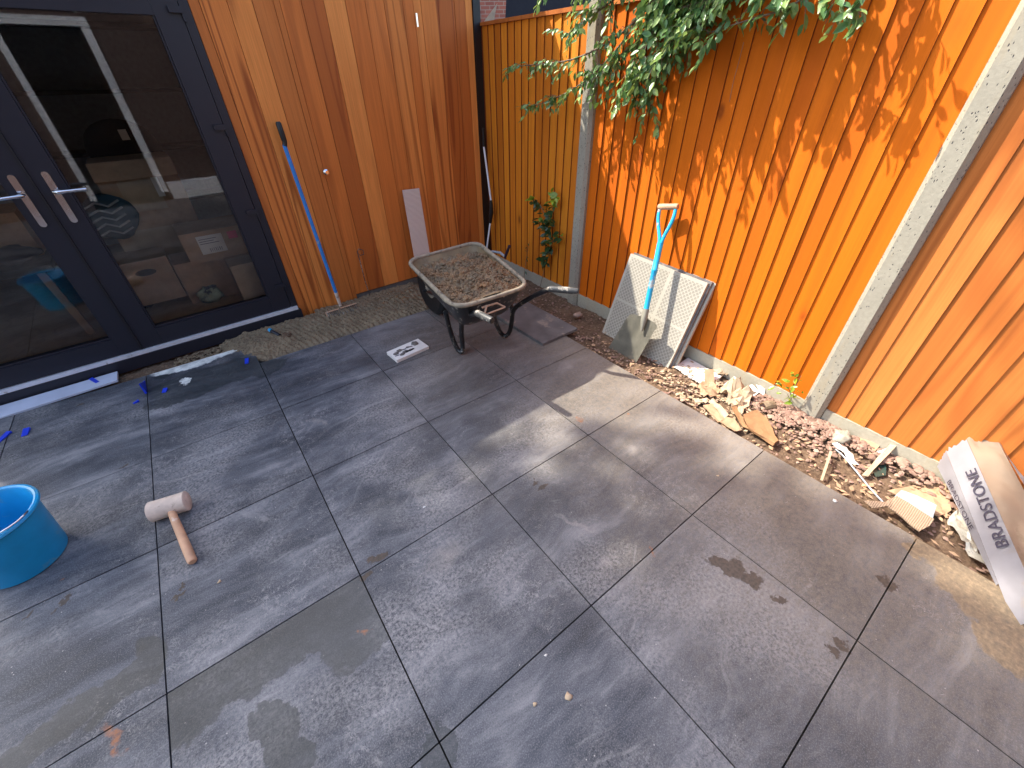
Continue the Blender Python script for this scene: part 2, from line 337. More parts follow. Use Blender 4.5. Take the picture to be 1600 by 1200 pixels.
M['cyan'] = simple('light blue fibre shaft', (0.02, 0.42, 0.72), 0.42, var=0.12, dirt=(0.5, 0.52, 0.5), dirt_amt=0.42, dsc=14)
M['bucket'] = simple('blue bucket plastic', (0.008, 0.30, 0.60), 0.35, var=0.1, sc=12, bump=.04, dirt=(0.12, 0.33, 0.46), dirt_amt=0.42, dsc=9)
M['wedge'] = simple('blue wedge plastic', (0.012, 0.045, 0.55), 0.4)
M['rubber'] = simple('dusty white rubber', (0.62, 0.50, 0.40), 0.75, var=0.15, sc=25, bump=.2, dirt=(0.33, 0.24, 0.18), dirt_amt=0.42, dsc=22)
M['handle_wood'] = simple('worn ash handle', (0.50, 0.29, 0.17), 0.55, var=0.25, sc=14, dirt=(0.62, 0.5, 0.4), dirt_amt=0.35)
M['blade'] = simple('muddy spade blade', (0.25, 0.235, 0.185), 0.6, 0.1, var=0.22, sc=12, bump=.2, dirt=(0.36, 0.32, 0.24), dirt_amt=0.4, dsc=7)
M['white'] = simple('white plastic', (0.75, 0.76, 0.78), 0.45, var=0.05)
M['paper'] = simple('white card', (0.74, 0.71, 0.66), 0.8, var=0.06, sc=12, bump=.15, dirt=(0.5, 0.42, 0.33), dirt_amt=0.25)
M['cardboard'] = simple('torn cardboard', (0.40, 0.26, 0.155), 0.85, var=0.15, sc=20, bump=.25, dirt=(0.35, 0.2, 0.1), dirt_amt=0.35)
M['kraft'] = simple('pale kraft paper', (0.44, 0.335, 0.22), 0.8, var=0.14, sc=16, bump=.3)
M['bark'] = wood('split timber', (0.36, 0.20, 0.095), (0.28, 0.14, 0.065), (0.15, 0.075, 0.038), 8, 0.8, 0.5, knots=False)
M['dark_fabric'] = simple('dark fabric', (0.012, 0.012, 0.018), 0.9)
M['twig'] = simple('twig bark', (0.16, 0.11, 0.075), 0.8, var=0.3)
M['brick'] = None
def leaf_mat(name, a1, a2, a3):
    a = NM(name); r = a.geo.outputs['Random Per Island']; R = a.math('FRACT', a.math('ADD', a.oi.outputs['Random'], r))
    c = a.ramp(R, [(0, a1), (0.5, a2), (0.85, a3), (1, tuple(min(1, x*1.5) for x in a3))])
    a.set(a.b.inputs['Base Color'], c); a.b.inputs['Roughness'].default_value = 0.33
    tr = a.n('BsdfTranslucent'); a.set(tr.inputs[0], a.mix(0.5, c, (0.16, 0.24, 0.01)))
    mx = a.n('MixShader'); mx.inputs[0].default_value = 0.28; a.t.links.new(a.b.outputs[0], mx.inputs[1]); a.t.links.new(tr.outputs[0], mx.inputs[2]); a.t.links.new(mx.outputs[0], a.out.inputs[0])
    return a.m
M['leaf'] = leaf_mat('plum leaf', (0.075, 0.18, 0.06), (0.14, 0.27, 0.085), (0.27, 0.38, 0.10))
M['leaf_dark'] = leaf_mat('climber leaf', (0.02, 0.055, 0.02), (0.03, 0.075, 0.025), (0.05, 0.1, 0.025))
M['leaf_lime'] = leaf_mat('young leaf', (0.16, 0.26, 0.02), (0.22, 0.32, 0.03), (0.3, 0.36, 0.03))
def glass_mat():
    a = NM('clear double glazing'); f = a.n('Fresnel'); f.inputs[0].default_value = 1.5
    tr = a.n('BsdfTransparent'); tr.inputs[0].default_value = (0.96, 0.97, 0.96, 1); gl = a.n('BsdfGlossy'); gl.inputs['Roughness'].default_value = 0.01
    k = a.math('MULTIPLY', f.outputs[0], 1.5, clamp=True)
    mx = a.n('MixShader'); a.set(mx.inputs[0], k); a.t.links.new(tr.outputs[0], mx.inputs[1]); a.t.links.new(gl.outputs[0], mx.inputs[2]); a.t.links.new(mx.outputs[0], a.out.inputs[0])
    return a.m
M['glass'] = glass_mat()
def brick_mat():
    a = NM('red brickwork'); x = a.n('TexBrick'); v = a.tc.outputs['Object']
    mp = a.mapping(v, rot=(math.pi/2, 0, 0)); a.set(x.inputs['Vector'], mp)
    x.inputs['Color1'].default_value = (0.34, 0.105, 0.07, 1); x.inputs['Color2'].default_value = (0.24, 0.07, 0.05, 1); x.inputs['Mortar'].default_value = (0.32, 0.25, 0.2, 1)
    x.inputs['Scale'].default_value = 1.0; x.inputs['Brick Width'].default_value = 0.225; x.inputs['Row Height'].default_value = 0.075; x.inputs['Mortar Size'].default_value = 0.006
    return a.fin(x.outputs[0], 0.9, a.bump(x.outputs['Fac'], 0.004, -0.5))
M['brick'] = brick_mat()
def lattice_mat():
    a = NM('ribbed back of slab'); v = a.tc.outputs['Object']       # object coords: x across 0..0.6, y up 0..0.6
    sx = a.n('SeparateXYZ'); a.set(sx.inputs[0], v); X, Y = sx.outputs[0], sx.outputs[1]
    def band(e, w): return a.math('LESS_THAN', a.math('ABSOLUTE', a.math('SUBTRACT', e, 0.5)), w)
    p = a.math('FRACT', a.math('MULTIPLY', a.math('ADD', X, Y), 36.0)); q = a.math('FRACT', a.math('MULTIPLY', a.math('SUBTRACT', X, Y), 36.0))
    ln = a.math('MAXIMUM', a.math('LESS_THAN', p, 0.24), a.math('LESS_THAN', q, 0.24))
    cross = a.math('MAXIMUM', a.math('LESS_THAN', a.math('ABSOLUTE', a.math('SUBTRACT', X, 0.335)), 0.012), a.math('LESS_THAN', a.math('ABSOLUTE', a.math('SUBTRACT', Y, 0.27)), 0.008))
    edge = a.math('GREATER_THAN', a.math('MAXIMUM', a.math('ABSOLUTE', a.math('SUBTRACT', X, 0.29)), a.math('ABSOLUTE', a.math('SUBTRACT', Y, 0.285))), 0.272)
    ln = a.math('MAXIMUM', ln, a.math('MAXIMUM', cross, edge))
    n = a.noise(v, 9, 5, .6)
    c = a.mix(ln, a.mix(n, (0.22, 0.205, 0.175), (0.32, 0.29, 0.235)), a.mix(n, (0.37, 0.34, 0.275), (0.47, 0.44, 0.37)))
    c = a.mix(a.mapr(a.noise(v, 5, 5, .7), .62, .72, 0, .7), c, (.45, .36, .24))
    return a.fin(c, 0.8, a.bump(ln, 0.003, 0.6))
M['lattice'] = lattice_mat()
def ribbed(name, c0, c1, freq, rough=.7):
    a = NM(name); v = a.tc.outputs['Object']; sx = a.n('SeparateXYZ'); a.set(sx.inputs[0], v)
    wv = a.math('SINE', a.math('MULTIPLY', a.math('ADD', sx.outputs[1], a.math('MULTIPLY', a.noise(v, 8, 3), 0.01)), freq)); n = a.noise(v, 18, 5, .6)
    c = a.mix(a.mapr(wv, -0.6, 0.8), a.mix(n, c0, tuple(x*1.25 for x in c0)), c1)
    return a.fin(c, rough, a.bump(wv, 0.002, 0.5))
M['plank_back'] = ribbed('ribbed tile strip', (0.55, 0.41, 0.33), (0.80, 0.66, 0.57), 700)
M['corrugated'] = ribbed('corrugated card', (0.26, 0.175, 0.115), (0.38, 0.27, 0.18), 900, .85)
M['bag'] = simple('white packaging card', (0.50, 0.49, 0.52), 0.55, var=0.10, sc=9, bump=.12, dirt=(0.52, 0.46, 0.42), dirt_amt=0.4, dsc=5)
M['bag_in'] = simple('tan packaging card', (0.47, 0.36, 0.26), 0.75, var=0.1, sc=8, bump=.15, dirt=(.36, .27, .18), dirt_amt=.35, dsc=6)
M['film'] = simple('crumpled translucent film', (0.58, 0.55, 0.46), 0.3, var=0.2, sc=16, bump=.4, Transmission_Weight=0.35)
M['ink'] = simple('dark print', (0.05, 0.045, 0.07), 0.6)
M['greysheet'] = simple('grey sheet', (0.33, 0.37, 0.40), 0.5, dirt=(.3, .33, .36), dirt_amt=.35, dsc=20)
M['greenglass'] = simple('dark green shard', (0.03, 0.06, 0.05), 0.2)

# ================================================================== SETTING
tag(MB().box((-60, -60, -0.35), (60, 60, -0.16)).build('ground', M['ground']), kind='structure')
# patio: dark bed with every slab as its own piece
patio = MB().box((-1.2, -4.2, -0.15), (2.998, 0.9, -0.021)).build('patio', M['joint']); tag(patio, kind='structure')
G = 0.0022
slab_me = {}
def slab(x0, x1, y0, y1):
    k = (round(x1-x0, 3), round(y1-y0, 3))
    if k not in slab_me:
        hx, hy = k[0]/2-G, k[1]/2-G
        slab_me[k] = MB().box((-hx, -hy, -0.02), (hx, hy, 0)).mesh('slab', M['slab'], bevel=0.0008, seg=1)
    o = link('slab', slab_me[k], patio, ((x0+x1)/2, (y0+y1)/2, random.uniform(-0.0006, 0.0006)))
    return o
for i in range(-2, 5):
    for j in range(-7, 0):
        slab(i*.6, i*.6+.6, j*.6, j*.6+.6)
for i in range(-2, 2): slab(i*.6, i*.6+.6, 0, 0.89)
for i in range(2, 5): slab(i*.6, i*.6+.6, 0, 0.59)

def bumpy(x, y, s, a): return noise.fractal(Vector((x*s, y*s, 3.1)), 0.9, 2.0, 5)*a
def soil_fn(x0, x1, y0, y1, z, a, s=9):
    def f(u, v):
        x = x0+(x1-x0)*u; y = y0+(y1-y0)*v
        return Vector((x, y, z + bumpy(x, y, s, a) + bumpy(x, y, s*5, a*0.45)))
    return f
mb = MB(); mb.grid(soil_fn(3.001, 3.50, -4.2, 0.65, -0.045, 0.014), 70, 520)
tag(mb.build('soil', M['soil'], smooth=True), kind='structure')
mb = MB(); mb.grid(soil_fn(2.45, 3.52, 0.592, 1.35, -0.04, 0.016), 110, 80)
tag(mb.build('soil', M['soil'], smooth=True), kind='structure')
mb = MB(); mb.grid(soil_fn(-1.2, 1.25, 0.892, 1.15, -0.045, 0.018), 240, 30)
tag(mb.build('soil', M['soil'], smooth=True), kind='structure')
# mortar bed along the wall, combed by the rake
def mortar_fn(u, v):
    x = 1.02 + 1.62*u
    ylo = 0.60 - 0.015 + 0.02*math.sin(x*5) + bumpy(x, 0, 7, 0.02)
    if x < 1.25: ylo = 0.60 + (1.25-x)*1.15
    yhi = 1.13 + (x-1.6)*0.035
    if x < 1.7: yhi = 1.09
    y = ylo + (yhi-ylo)*v
    e = min(1, v*9, (1-u)*14, u*10 + 0.05)
    z = -0.045 + 0.05*max(0, e)**0.6
    comb = 0.75*math.sin((x+y*0.3)*math.pi*2/0.036 + 4.5*noise.noise(Vector((x*5, y*5, 0)))) + 0.35*math.sin((y-x*.2)*math.pi*2/0.07)
    amt = 0.009*min(1, max(0, (x-1.3)*3))*(1 if y < 0.95 else 0.4)
    pile = 0.04*math.exp(-(((x-2.45)/0.16)**2 + ((y-0.93)/0.10)**2)) + 0.018*math.exp(-(((x-1.28)/0.12)**2 + ((y-0.9)/0.1)**2)) + 0.02*math.exp(-(((x-1.85)/0.16)**2 + ((y-0.98)/0.04)**2))
    z += comb*amt*min(1, e*1.5) + pile + bumpy(x, y, 13, 0.014) + bumpy(x, y, 60, 0.003)*(2.5 if x > 2.25 or x < 1.35 else 1)
    return Vector((x, y, z))
mb = MB(); mb.grid(mortar_fn, 420, 150)
tag(mb.build('mortar_bed', M['mortar'], smooth=True), 'wet mortar bed combed along the foot of the timber wall', kind='stuff')

# ================================================================== GARDEN ROOM
room = thing('garden_room', 'garden room clad in upright cedar boards with anthracite double doors', 'garden building', B(0, 0, 0))
def bb(name, mat, u0, u1, v0, v1, z0, z1, parent=room, bevel=0, **k):
    return MB().bbox(u0, u1, v0, v1, z0, z1).build(name, M[mat], parent, bevel=bevel, **k)
edges = [0.004, .056, .19, .318, .43, .465, .587, .721, .855, .985, 1.115, 1.248, 1.327, 1.386, 1.522, 1.657, 1.75, 1.81]
for a_, b_ in zip(edges, edges[1:]):
    zl = 0.03 if 0.46 < a_ < 1.3 else (-0.045 if a_ < 0.46 else 0.028)
    dv = random.uniform(0.0, 0.0025)
    c = B((a_+b_)/2, 0, 1.2)
    Mx = Matrix.Rotation(BA, 4, 'Z')
    h = (b_-a_)/2 - 0.0016
    o = MB().box((-h, 0, zl-1.2), (h, 0.02, 1.25), None)
    o.build('cladding_board', M['cedar'], room, bevel=0.0018, seg=1)
    ob = room.children[-1]
    ob.matrix_parent_inverse = Matrix.Identity(4); ob.location = Matrix.Identity(4) @ (c - BV*(-dv) - B(0, 0, 0)); ob.rotation_euler.z = BA
bb('wall_core', 'blacktrim', 0.0, 1.81, -0.14, -0.0205, -0.03, 2.40)
bb('corner_trim', 'blacktrim', 1.812, 1.875, -0.14, 0.012, -0.03, 2.40)
bb('side_wall', 'blacktrim', 1.80, 1.86, -2.8, -0.142, -0.1, 2.40)
bb('far_side_wall', 'black', -2.15, -2.06, -2.8, -0.09, -0.1, 2.40)
bb('back_wall', 'greysheet', -2.06, 1.80, -2.8, -2.72, -0.1, 2.40)
bb('concrete_base', 'base', 0.45, 1.88, -0.4, -0.006, -0.12, 0.022)
bb('brick_plinth', 'bark', -2.15, 0.44, -0.10, -0.004, -0.12, -0.012)
bb('roof', 'blacktrim', -2.3, 2.05, -3.0, 0.205, 2.41, 2.51)
bb('fascia', 'anthracite', -2.3, 2.05, 0.207, 0.23, 2.40, 2.52)
bb('ceiling', 'greysheet', -2.06, 1.80, -2.72, -0.10, 2.37, 2.40)
bb('floor', 'ply', -2.06, 1.80, -2.72, -0.08, 0.06, 0.115)
# door set
bb('door_sill', 'anthracite', -2.1, 0.012, -0.07, 0.035, -0.028, 0.052, bevel=0.004)
bb('threshold', 'alu', -2.06, -0.004, -0.05, 0.028, 0.0545, 0.078, bevel=0.004)
bb('door_jamb', 'anthracite', -0.042, 0.002, -0.09, 0.006, 0.079, 1.95, bevel=0.003)
bb('door_jamb', 'anthracite', -2.09, -2.02, -0.09, 0.006, 0.079, 1.95, bevel=0.003)
bb('door_head', 'anthracite', -2.09, 0.002, -0.09, 0.006, 1.951, 2.05, bevel=0.003)
bb('head_panel', 'anthracite', -2.09, 0.002, -0.09, 0.002, 2.052, 2.40)
def leaf(u0, u1, g0, g1, handle_u, sgn, hinge_u, desc):
    d = bb('door_leaf', 'anthracite', u0, g0, -0.07, 0.012, 0.082, 1.945, bevel=0.004); d['label'] = desc
    def fr(*q, nm='stile'): return MB().bbox(*q).build(nm, M['anthracite'], d, bevel=0.004)
    fr(g1, u1, -0.07, 0.012, 0.082, 1.945)
    fr(g0+.0005, g1-.0005, -0.07, 0.0115, 0.082, 0.192, nm='bottom_rail'); fr(g0+.0005, g1-.0005, -0.07, 0.0115, 1.746, 1.945, nm='top_rail')
    MB().bbox(g0+0.001, g1-0.001, -0.035, -0.012, 0.193, 1.745).build('glass_pane', M['glass'], d)
    for q in ((g0+.001, g0+0.01, 0.193, 1.745), (g1-0.01, g1-.001, 0.193, 1.745)):
        MB().bbox(q[0], q[1], -0.010, 0.004, q[2], q[3]).build('glazing_bead', M['anthracite'], d)
    MB().bbox(g0+0.011, g1-0.011, -0.010, 0.004, 0.193, 0.203).build('glazing_bead', M['anthracite'], d)
    hp = MB()
    hp.loft([[B(handle_u+math.cos(t)*0.015, v, (1.105 if math.sin(t) > 0 else 0.885)+math.sin(t)*0.015) for t in [k*math.pi/8+1e-4 for k in range(16)]] for v in (0.0125, 0.022)])
    hp.build('handle_plate', M['chrome'], d, smooth='auto')
    L = MB().tube([B(handle_u, 0.02, 1.03), B(handle_u, 0.065, 1.03), B(handle_u+sgn*0.012, 0.075, 1.03), B(handle_u+sgn*0.06, 0.077, 1.029), B(handle_u+sgn*0.125, 0.072, 1.028)], [0.011, 0.010, 0.010, 0.009, 0.0085], 12)
    L.build('lever_handle', M['chrome'], d, smooth='auto')
    MB().tube([B(handle_u, 0.022, 0.93), B(handle_u, 0.03, 0.93)], 0.009, 12).build('lock_cylinder', M['chrome'], d, smooth='auto')
    for z in (1.77, 1.255, 0.78, 0.262):
        hb = MB().bbox(hinge_u-0.032, hinge_u+0.030, 0.0125, 0.030, z-0.012, z+0.014); hb.bbox(hinge_u+0.022*(1 if sgn > 0 else -1), hinge_u+0.034*(1 if sgn > 0 else -1), 0.0125, 0.026, z-0.045, z-0.0125)
        hb.build('hinge', M['anthracite'], d, bevel=0.003)
leaf(-0.972, -0.046, -0.862, -0.166, -0.914, 1, -0.068, 'right-hand glazed door leaf')
leaf(-2.015, -0.984, -1.90, -1.080, -1.038, -1, -1.99, 'left-hand glazed door leaf')
MB().bbox(-0.984+.0005, -0.972-.0005, -0.03, 0.02, 0.085, 1.94).build('meeting_strip', M['blacktrim'], room, bevel=0.003)
# flush-door ironmongery in the cladding
MB().bbox(1.325, 1.336, 0.022, 0.026, 1.752, 1.822).build('strap_hinge', M['chrome'], room)
MB().tube([B(0.468, 0.022, 0.956), B(0.468, 0.034, 0.956), B(0.468, 0.040, 0.956), B(0.468, 0.055, 0.956)], [0.020, 0.018, 0.010, 0.012], 20).build('lock_barrel', M['chrome'], room, smooth='auto')
MB().tube([B(0.549, 0.03, 0.376), B(0.56, 0.045, 0.40), B(0.59, 0.05, 0.385), B(0.59, 0.045, 0.35), B(0.562, 0.035, 0.345), B(0.549, 0.03, 0.376), B(0.55, 0.035, 0.30), B(0.553, 0.03, 0.15), B(0.56, 0.04, 0.0)], 0.0035, 6).build('cable_tail', M['mud_metal'], room, smooth=True)

# ---- inside the room, seen through the glass
def ib(px, py, v): return onb(px, py, v)
def carton(name, label, u0, u1, v0, v1, z0, z1, mat='cardboard', flaps=False, **k):
    t = thing(name, label, 'box', B((u0+u1)/2, (v0+v1)/2, z0), **k)
    MB().bbox(u0, u1, v0, v1, z0, z1).build('carton_body', M[mat], t, bevel=0.003)
    if flaps:
        MB().quadbox([B(u0, v1, z1+.001), B(u1, v1, z1+.001), B(u1, v1+0.1, z1-0.10), B(u0, v1+0.1, z1-0.10), B(u0, v1, z1+0.005), B(u1, v1, z1+0.005), B(u1, v1+0.104, z1-0.096), B(u0, v1+0.104, z1-0.096)]).build('carton_flap', M[mat], t)
    return t
c1 = carton('carton', 'large open brown carton standing behind the right-hand door glass', -0.80, -0.33, -1.25, -0.85, 0.60, 1.04, flaps=True)
MB().bbox(-0.70, -0.48, -0.8475, -0.8455, 0.72, 0.92).build('label_sheet', M['kraft'], c1)
MB().bbox(-0.50, -0.46, -0.846, -0.842, 0.80, 1.00).build('tape_strip', M['paper'], c1)
carton('carton', 'plain carton underneath the large open carton indoors', -0.86, -0.36, -1.30, -0.86, 0.116, 0.598, 'kraft')
c2 = carton('carton', 'brown carton with white address label and pink sticker behind the door', -0.51, -0.10, -0.72, -0.36, 0.425, 0.63)
lb = MB().bbox(-0.42, -0.26, -0.3575, -0.3555, 0.475, 0.60).build('address_label', M['paper'], c2)
for k in range(14): MB().bbox(-0.365+k*0.006, -0.365+k*0.006+random.choice((.002, .003, .004)), -0.3553, -0.3545, 0.487, 0.512).build('bar_mark', M['ink'], lb) if k % 2 == 0 else None
for zz, ul in ((0.575, -.30), (0.56, -.32), (0.545, -.29)): MB().bbox(-0.41, ul, -0.3553, -0.3547, zz, zz+0.004).build('print_line', M['ink'], lb)
M['pink'] = simple('pink sticker', (0.75, 0.03, 0.15), 0.6)
MB().bbox(-0.225, -0.165, -0.3575, -0.3555, 0.55, 0.60).build('pink_sticker', M['pink'], c2)
carton('carton', 'grey-brown carton standing right below the labelled carton indoors', -0.31, -0.10, -0.34, -0.14, 0.116, 0.42, 'kraft')
carton('carton', 'wide carton supporting the labelled carton from behind', -0.62, -0.30, -0.75, -0.45, 0.116, 0.42, 'cardboard')
c3 = carton('carton', 'low brown carton with an oval hand hole near the middle of the doors', -0.93, -0.63, -0.72, -0.42, 0.20, 0.50)
MB().loft([[B(-0.78+math.cos(t)*0.06, v, 0.42+math.sin(t)*0.022) for t in [k*math.pi/10 for k in range(20)]] for v in (-0.4185, -0.4165)]).build('hand_hole', M['black'], c3)
ch = thing('office_chair', 'dark office chair with rounded back behind the cartons', 'chair', B(-0.55, -1.5, 0.12))
rings = []
for v in (-1.46, -1.42):
    rings.append([B(-0.56+0.24*math.cos(t)*(1 if abs(math.cos(t)) < .9 else 0.97), v, 1.06+0.20*math.sin(t)) for t in [k*math.pi/16 for k in range(32)]])
MB().loft(rings).build('backrest', M['dark_fabric'], ch, bevel=0.01)
MB().bbox(-0.80, -0.32, -1.95, -1.47, 0.56, 0.64).build('seat', M['dark_fabric'], ch, bevel=0.02)
MB().tube([B(-0.56, -1.7, 0.2), B(-0.56, -1.7, 0.56)], 0.03).build('gas_column', M['black'], ch)
bs = MB()
for k in range(5):
    an = k*2*math.pi/5; bs.tube([B(-0.56, -1.7, 0.21), B(-0.56+.28*math.cos(an), -1.7+.28*math.sin(an), 0.15)], [0.025, 0.016], 8)
bs.build('star_base', M['black'], ch)
MB().bbox(-0.55, -0.50, -1.417, -1.415, 1.12, 1.19).build('care_label', M['paper'], ch)
def lump(name, label, cat, c, r, mat, seed, amp=0.5, parent=None, n=3, sq=1.0):
    bm = bmesh.new(); bmesh.ops.create_icosphere(bm, subdivisions=n, radius=1)
    for v in bm.verts:
        d = 1+amp*noise.fractal(v.co*1.7+Vector((seed, seed*2, 0)), 0.8, 2, 4); v.co = Vector((v.co.x*r[0]*d, v.co.y*r[1]*d, v.co.z*r[2]*d)) + Vector(c)
    mb = MB(); mb.bm.free(); mb.bm = bm; o = mb.build(name, M[mat], parent, smooth=True)
    return tag(o, label, cat) if cat else o
M['baggreen'] = simple('crumpled sack', (0.35, 0.42, 0.30), 0.6, var=0.5, sc=12, bump=.4, dirt=(0.06, 0.09, 0.12), dirt_amt=0.6, dsc=14)
M['greytub'] = simple('grey fabric', (0.10, 0.11, 0.12), .8)
M['tealtub'] = simple('teal fabric', (0.01, 0.05, 0.08), .8)
p = at(333, 470, 0.12); lump('crumpled_sack', 'crumpled green and white sack on the floor just inside the right door', 'sack', (p.x, p.y, 0.17), (0.075, 0.06, 0.06), 'baggreen', 3)
p = at(231, 478, 0.12); lump('cable_reel', 'small dark lump on the indoor floor left of the sack', 'bag', (p.x, p.y, 0.15), (0.05, 0.05, 0.04), 'black', 8, .3)
def chevron_cushion():
    t = thing('cushion', 'teal and white chevron cushion behind the right door handle', 'cushion', B(-0.86, -0.75, .62))
    lump('cushion_body', None, None, B(-0.82, -0.80, 0.72), (0.15, 0.05, 0.15), 'tealtub', 5, .12, t)
    for k in range(5):
        z = 0.62+k*0.045; MB().tube([B(-0.93, -0.742, z), B(-0.86, -0.738, z+0.03), B(-0.80, -0.738, z), B(-0.73, -0.742, z+0.03)], 0.007, 6).build('chevron_stripe', M['greysheet'], t)
chevron_cushion()
t = thing('work_table', 'dark low table seen through the left-hand door with timber legs', 'table', B(-1.45, -0.6, .115))
MB().bbox(-1.95, -1.18, -1.25, -0.35, 0.56, 0.60).build('tabletop', M['black'], t, bevel=.004)
for u, v in ((-1.90, -0.40), (-1.22, -0.40), (-1.22, -1.2), (-1.90, -1.2)):
    MB().quadbox([B(u-.02, v-.02, .116), B(u+.02, v-.02, .116), B(u+.02, v+.02, .116), B(u-.02, v+.02, .116), B(u-.05, v-.02, .558), B(u-.01, v-.02, .558), B(u-.01, v+.02, .558), B(u-.05, v+.02, .558)]).build('leg', M['ply'], t)
carton('carton', 'brown carton on the table behind the left-hand door handle', -1.62, -1.22, -0.95, -0.6, 0.602, 0.86)
lump('rolled_bag', 'dark rolled bag on the indoor table', 'bag', B(-1.32, -0.45, 0.66), (0.12, 0.07, 0.05), 'dark_fabric', 12, .3)
t = thing('storage_shelf', 'dark storage rack along the back of the garden room', 'shelf', B(-0.3, -2.4, .115))
for z in (.5, .95, 1.4, 1.85): MB().bbox(-1.2, 0.5, -2.65, -2.3, z, z+.03).build('shelf_board', M['black'], t)
for u in (-1.2, 0.5): MB().bbox(u, u+.03, -2.65, -2.3, .116, 2.0).build('upright', M['black'], t)

# ================================================================== FENCE
FX = 3.488
M['fence_edge'] = simple('stained sawn edge with shade', (0.20, 0.038, 0.003), .8)  # sawn edge stain, darkened to paint the shade line between boards
def post(y, label, z1=1.95):
    prof = [(FX+0.06, -0.05), (FX-0.025, -0.05), (FX-0.048, -0.032), (FX-0.048, 0.032), (FX-0.025, 0.05), (FX+0.06, 0.05)]
    zs = [-0.2, z1-0.03, z1]
    rings = [[Vector((x + (0.01 if z == z1 and x < FX else 0), y+yy, z)) for x, yy in prof] for z in zs]
    o = MB().loft(rings).build('fence_post', M['concrete'], bevel=0.004, seg=2)
    return tag(o, label, 'fence post', 'concrete posts of the garden fence')
post(0.018, 'concrete fence post nearer the corner, under the leafy branches')
post(-1.815, 'concrete fence post with air holes rising out of the upper right corner')
post(-3.65, 'concrete fence post beyond the wrapping, outside the right edge', 1.9)
bd_me = {}
def board_mesh(wd, z0, z1, mat):
    k = (round(wd, 3), z0, z1, mat)
    if k not in bd_me:
        h = wd/2; ov = 0.012
        x_t, x_n = (-0.010 if mat == 'fence_pale' else -0.011), -0.004           # proud thick edge faces -y, thin edge tucks under the neighbour
        mb = MB()
        P = []
        for z in (z0, z1):
            P += [Vector((0.004, -h, z)), Vector((0.004, h+ov, z)), Vector((0.0005, h+ov, z)), Vector((x_t, -h, z))]
        mb.quadbox(P); me = mb.mesh('fence_board', M[mat], bevel=0.0012, seg=1); me.materials.append(M['fence_edge']); bd_me[k] = me
        for p in me.polygons:
            if p.normal.y < -.6: p.material_index = 1
    return bd_me[k]
def panel(ya, yb, n, mat, label, z0=0.052, z1=1.775, cap=True, rough_ends=False):
    t = thing('closeboard_fence', label, 'fence', (FX, (ya+yb)/2, 0), 'closeboard fence panels along the boundary')
    wd = abs(ya-yb)/n; y0 = min(ya, yb)
    for k in range(n):
        link('fence_board', board_mesh(wd, 0.0, z1-z0, mat), t, (FX-0.001+random.uniform(-.0012, .0012), y0+wd*(k+.5), z0))
    MB().box((FX-0.022, y0-0.0, z1+.001), (FX+0.03, max(ya, yb), z1+0.022)).build('capping_rail', M['fence_pale'], t, bevel=.003)
    for z in (0.35, 1.0, 1.6): MB().box((FX+0.005, y0, z), (FX+0.045, max(ya, yb), z+0.06)).build('back_rail', M[mat], t)
    MB().box((FX-0.014, y0, -0.22), (FX+0.035, max(ya, yb), z0-0.001)).build('gravel_board', M['gravel_board'], t, bevel=.003)
    return t
panel(1.45, 0.070, 17, 'fence_corner', 'shaded fence panel in the corner between the garden room and the first post')
panel(-0.034, -1.763, 21, 'fence_wood', 'sunlit orange fence panel between the two concrete posts')
panel(-1.867, -3.598, 20, 'fence_pale', 'paler orange fence panel at the right edge with the wrapping propped against it')

# ================================================================== BEYOND THE FENCE
nb = thing('neighbour_house', 'red brick house with black vent beyond the fence corner', 'house', (7.5, 12, 0))
w0 = CAM + ray(700, 10)*(1/ray(700, 10).xy.length)*13.5
d1 = Vector((0.83, -0.55, 0))
Mn = Matrix.Translation((w0.x, w0.y, 0)) @ Matrix.Rotation(math.atan2(d1.y, d1.x), 4, 'Z')
o = MB().box((-3.0, 0, -0.2), (6.0, 5, 5.4)).build('wall', M['brick'], nb); o.matrix_basis = Mn
o = MB().quadbox([Mn @ Vector(p) for p in ((-3.3, -.3, 5.4), (6.3, -.3, 5.4), (6.3, 5.3, 5.4), (-3.3, 5.3, 5.4), (-3.3, 2.4, 7.6), (6.3, 2.4, 7.6), (6.3, 2.6, 7.6), (-3.3, 2.6, 7.6))]).build('roof', M['black'], nb)
pv = CAM + ray(744, 24)*(13.3/ray(744, 24).xy.length)
o = MB().tube([pv+Vector((.1, .2, 0)), pv-Vector((0.05, .08, 0))], 0.085, 16).build('vent_cowl', M['black'], nb)
# dark pop-up shelter with a pale verge
def far(px, py, d): return CAM + ray(px, py)*(d/ray(px, py).xy.length)
sh = thing('garden_shelter', 'black covered shelter with pale edge behind the corner fence panel', 'shelter', (far(840, 60, 5.6).x, far(840, 60, 5.6).y, 0))
q = [far(768, 50, 5.2), far(792, -25, 5.8), far(925, -40, 6.2), far(935, 50, 5.2)]
back = Vector((1.2, 1.6, 0))
MB().quadbox([q[0]-Vector((0,0,1.5)), q[3]-Vector((0,0,1.5)), q[3]+back-Vector((0,0,1.5)), q[0]+back-Vector((0,0,1.5)), q[1], q[2], q[2]+back, q[1]+back]).build('shelter_cover', M['dark_fabric'], sh, bevel=.01)
q2 = [far(755, 36, 5.15), far(776, 9, 5.15), far(770, 30, 5.15)]
M['cream'] = simple('cream boards', (0.62, 0.50, 0.36), .7)
MB().loft([[far(748, 45, 5.14), far(777, 5, 5.14), far(769, 45, 5.14)], [far(748, 45, 5.3), far(777, 5, 5.3), far(769, 45, 5.3)]]).build('pale_verge', M['cream'], sh)
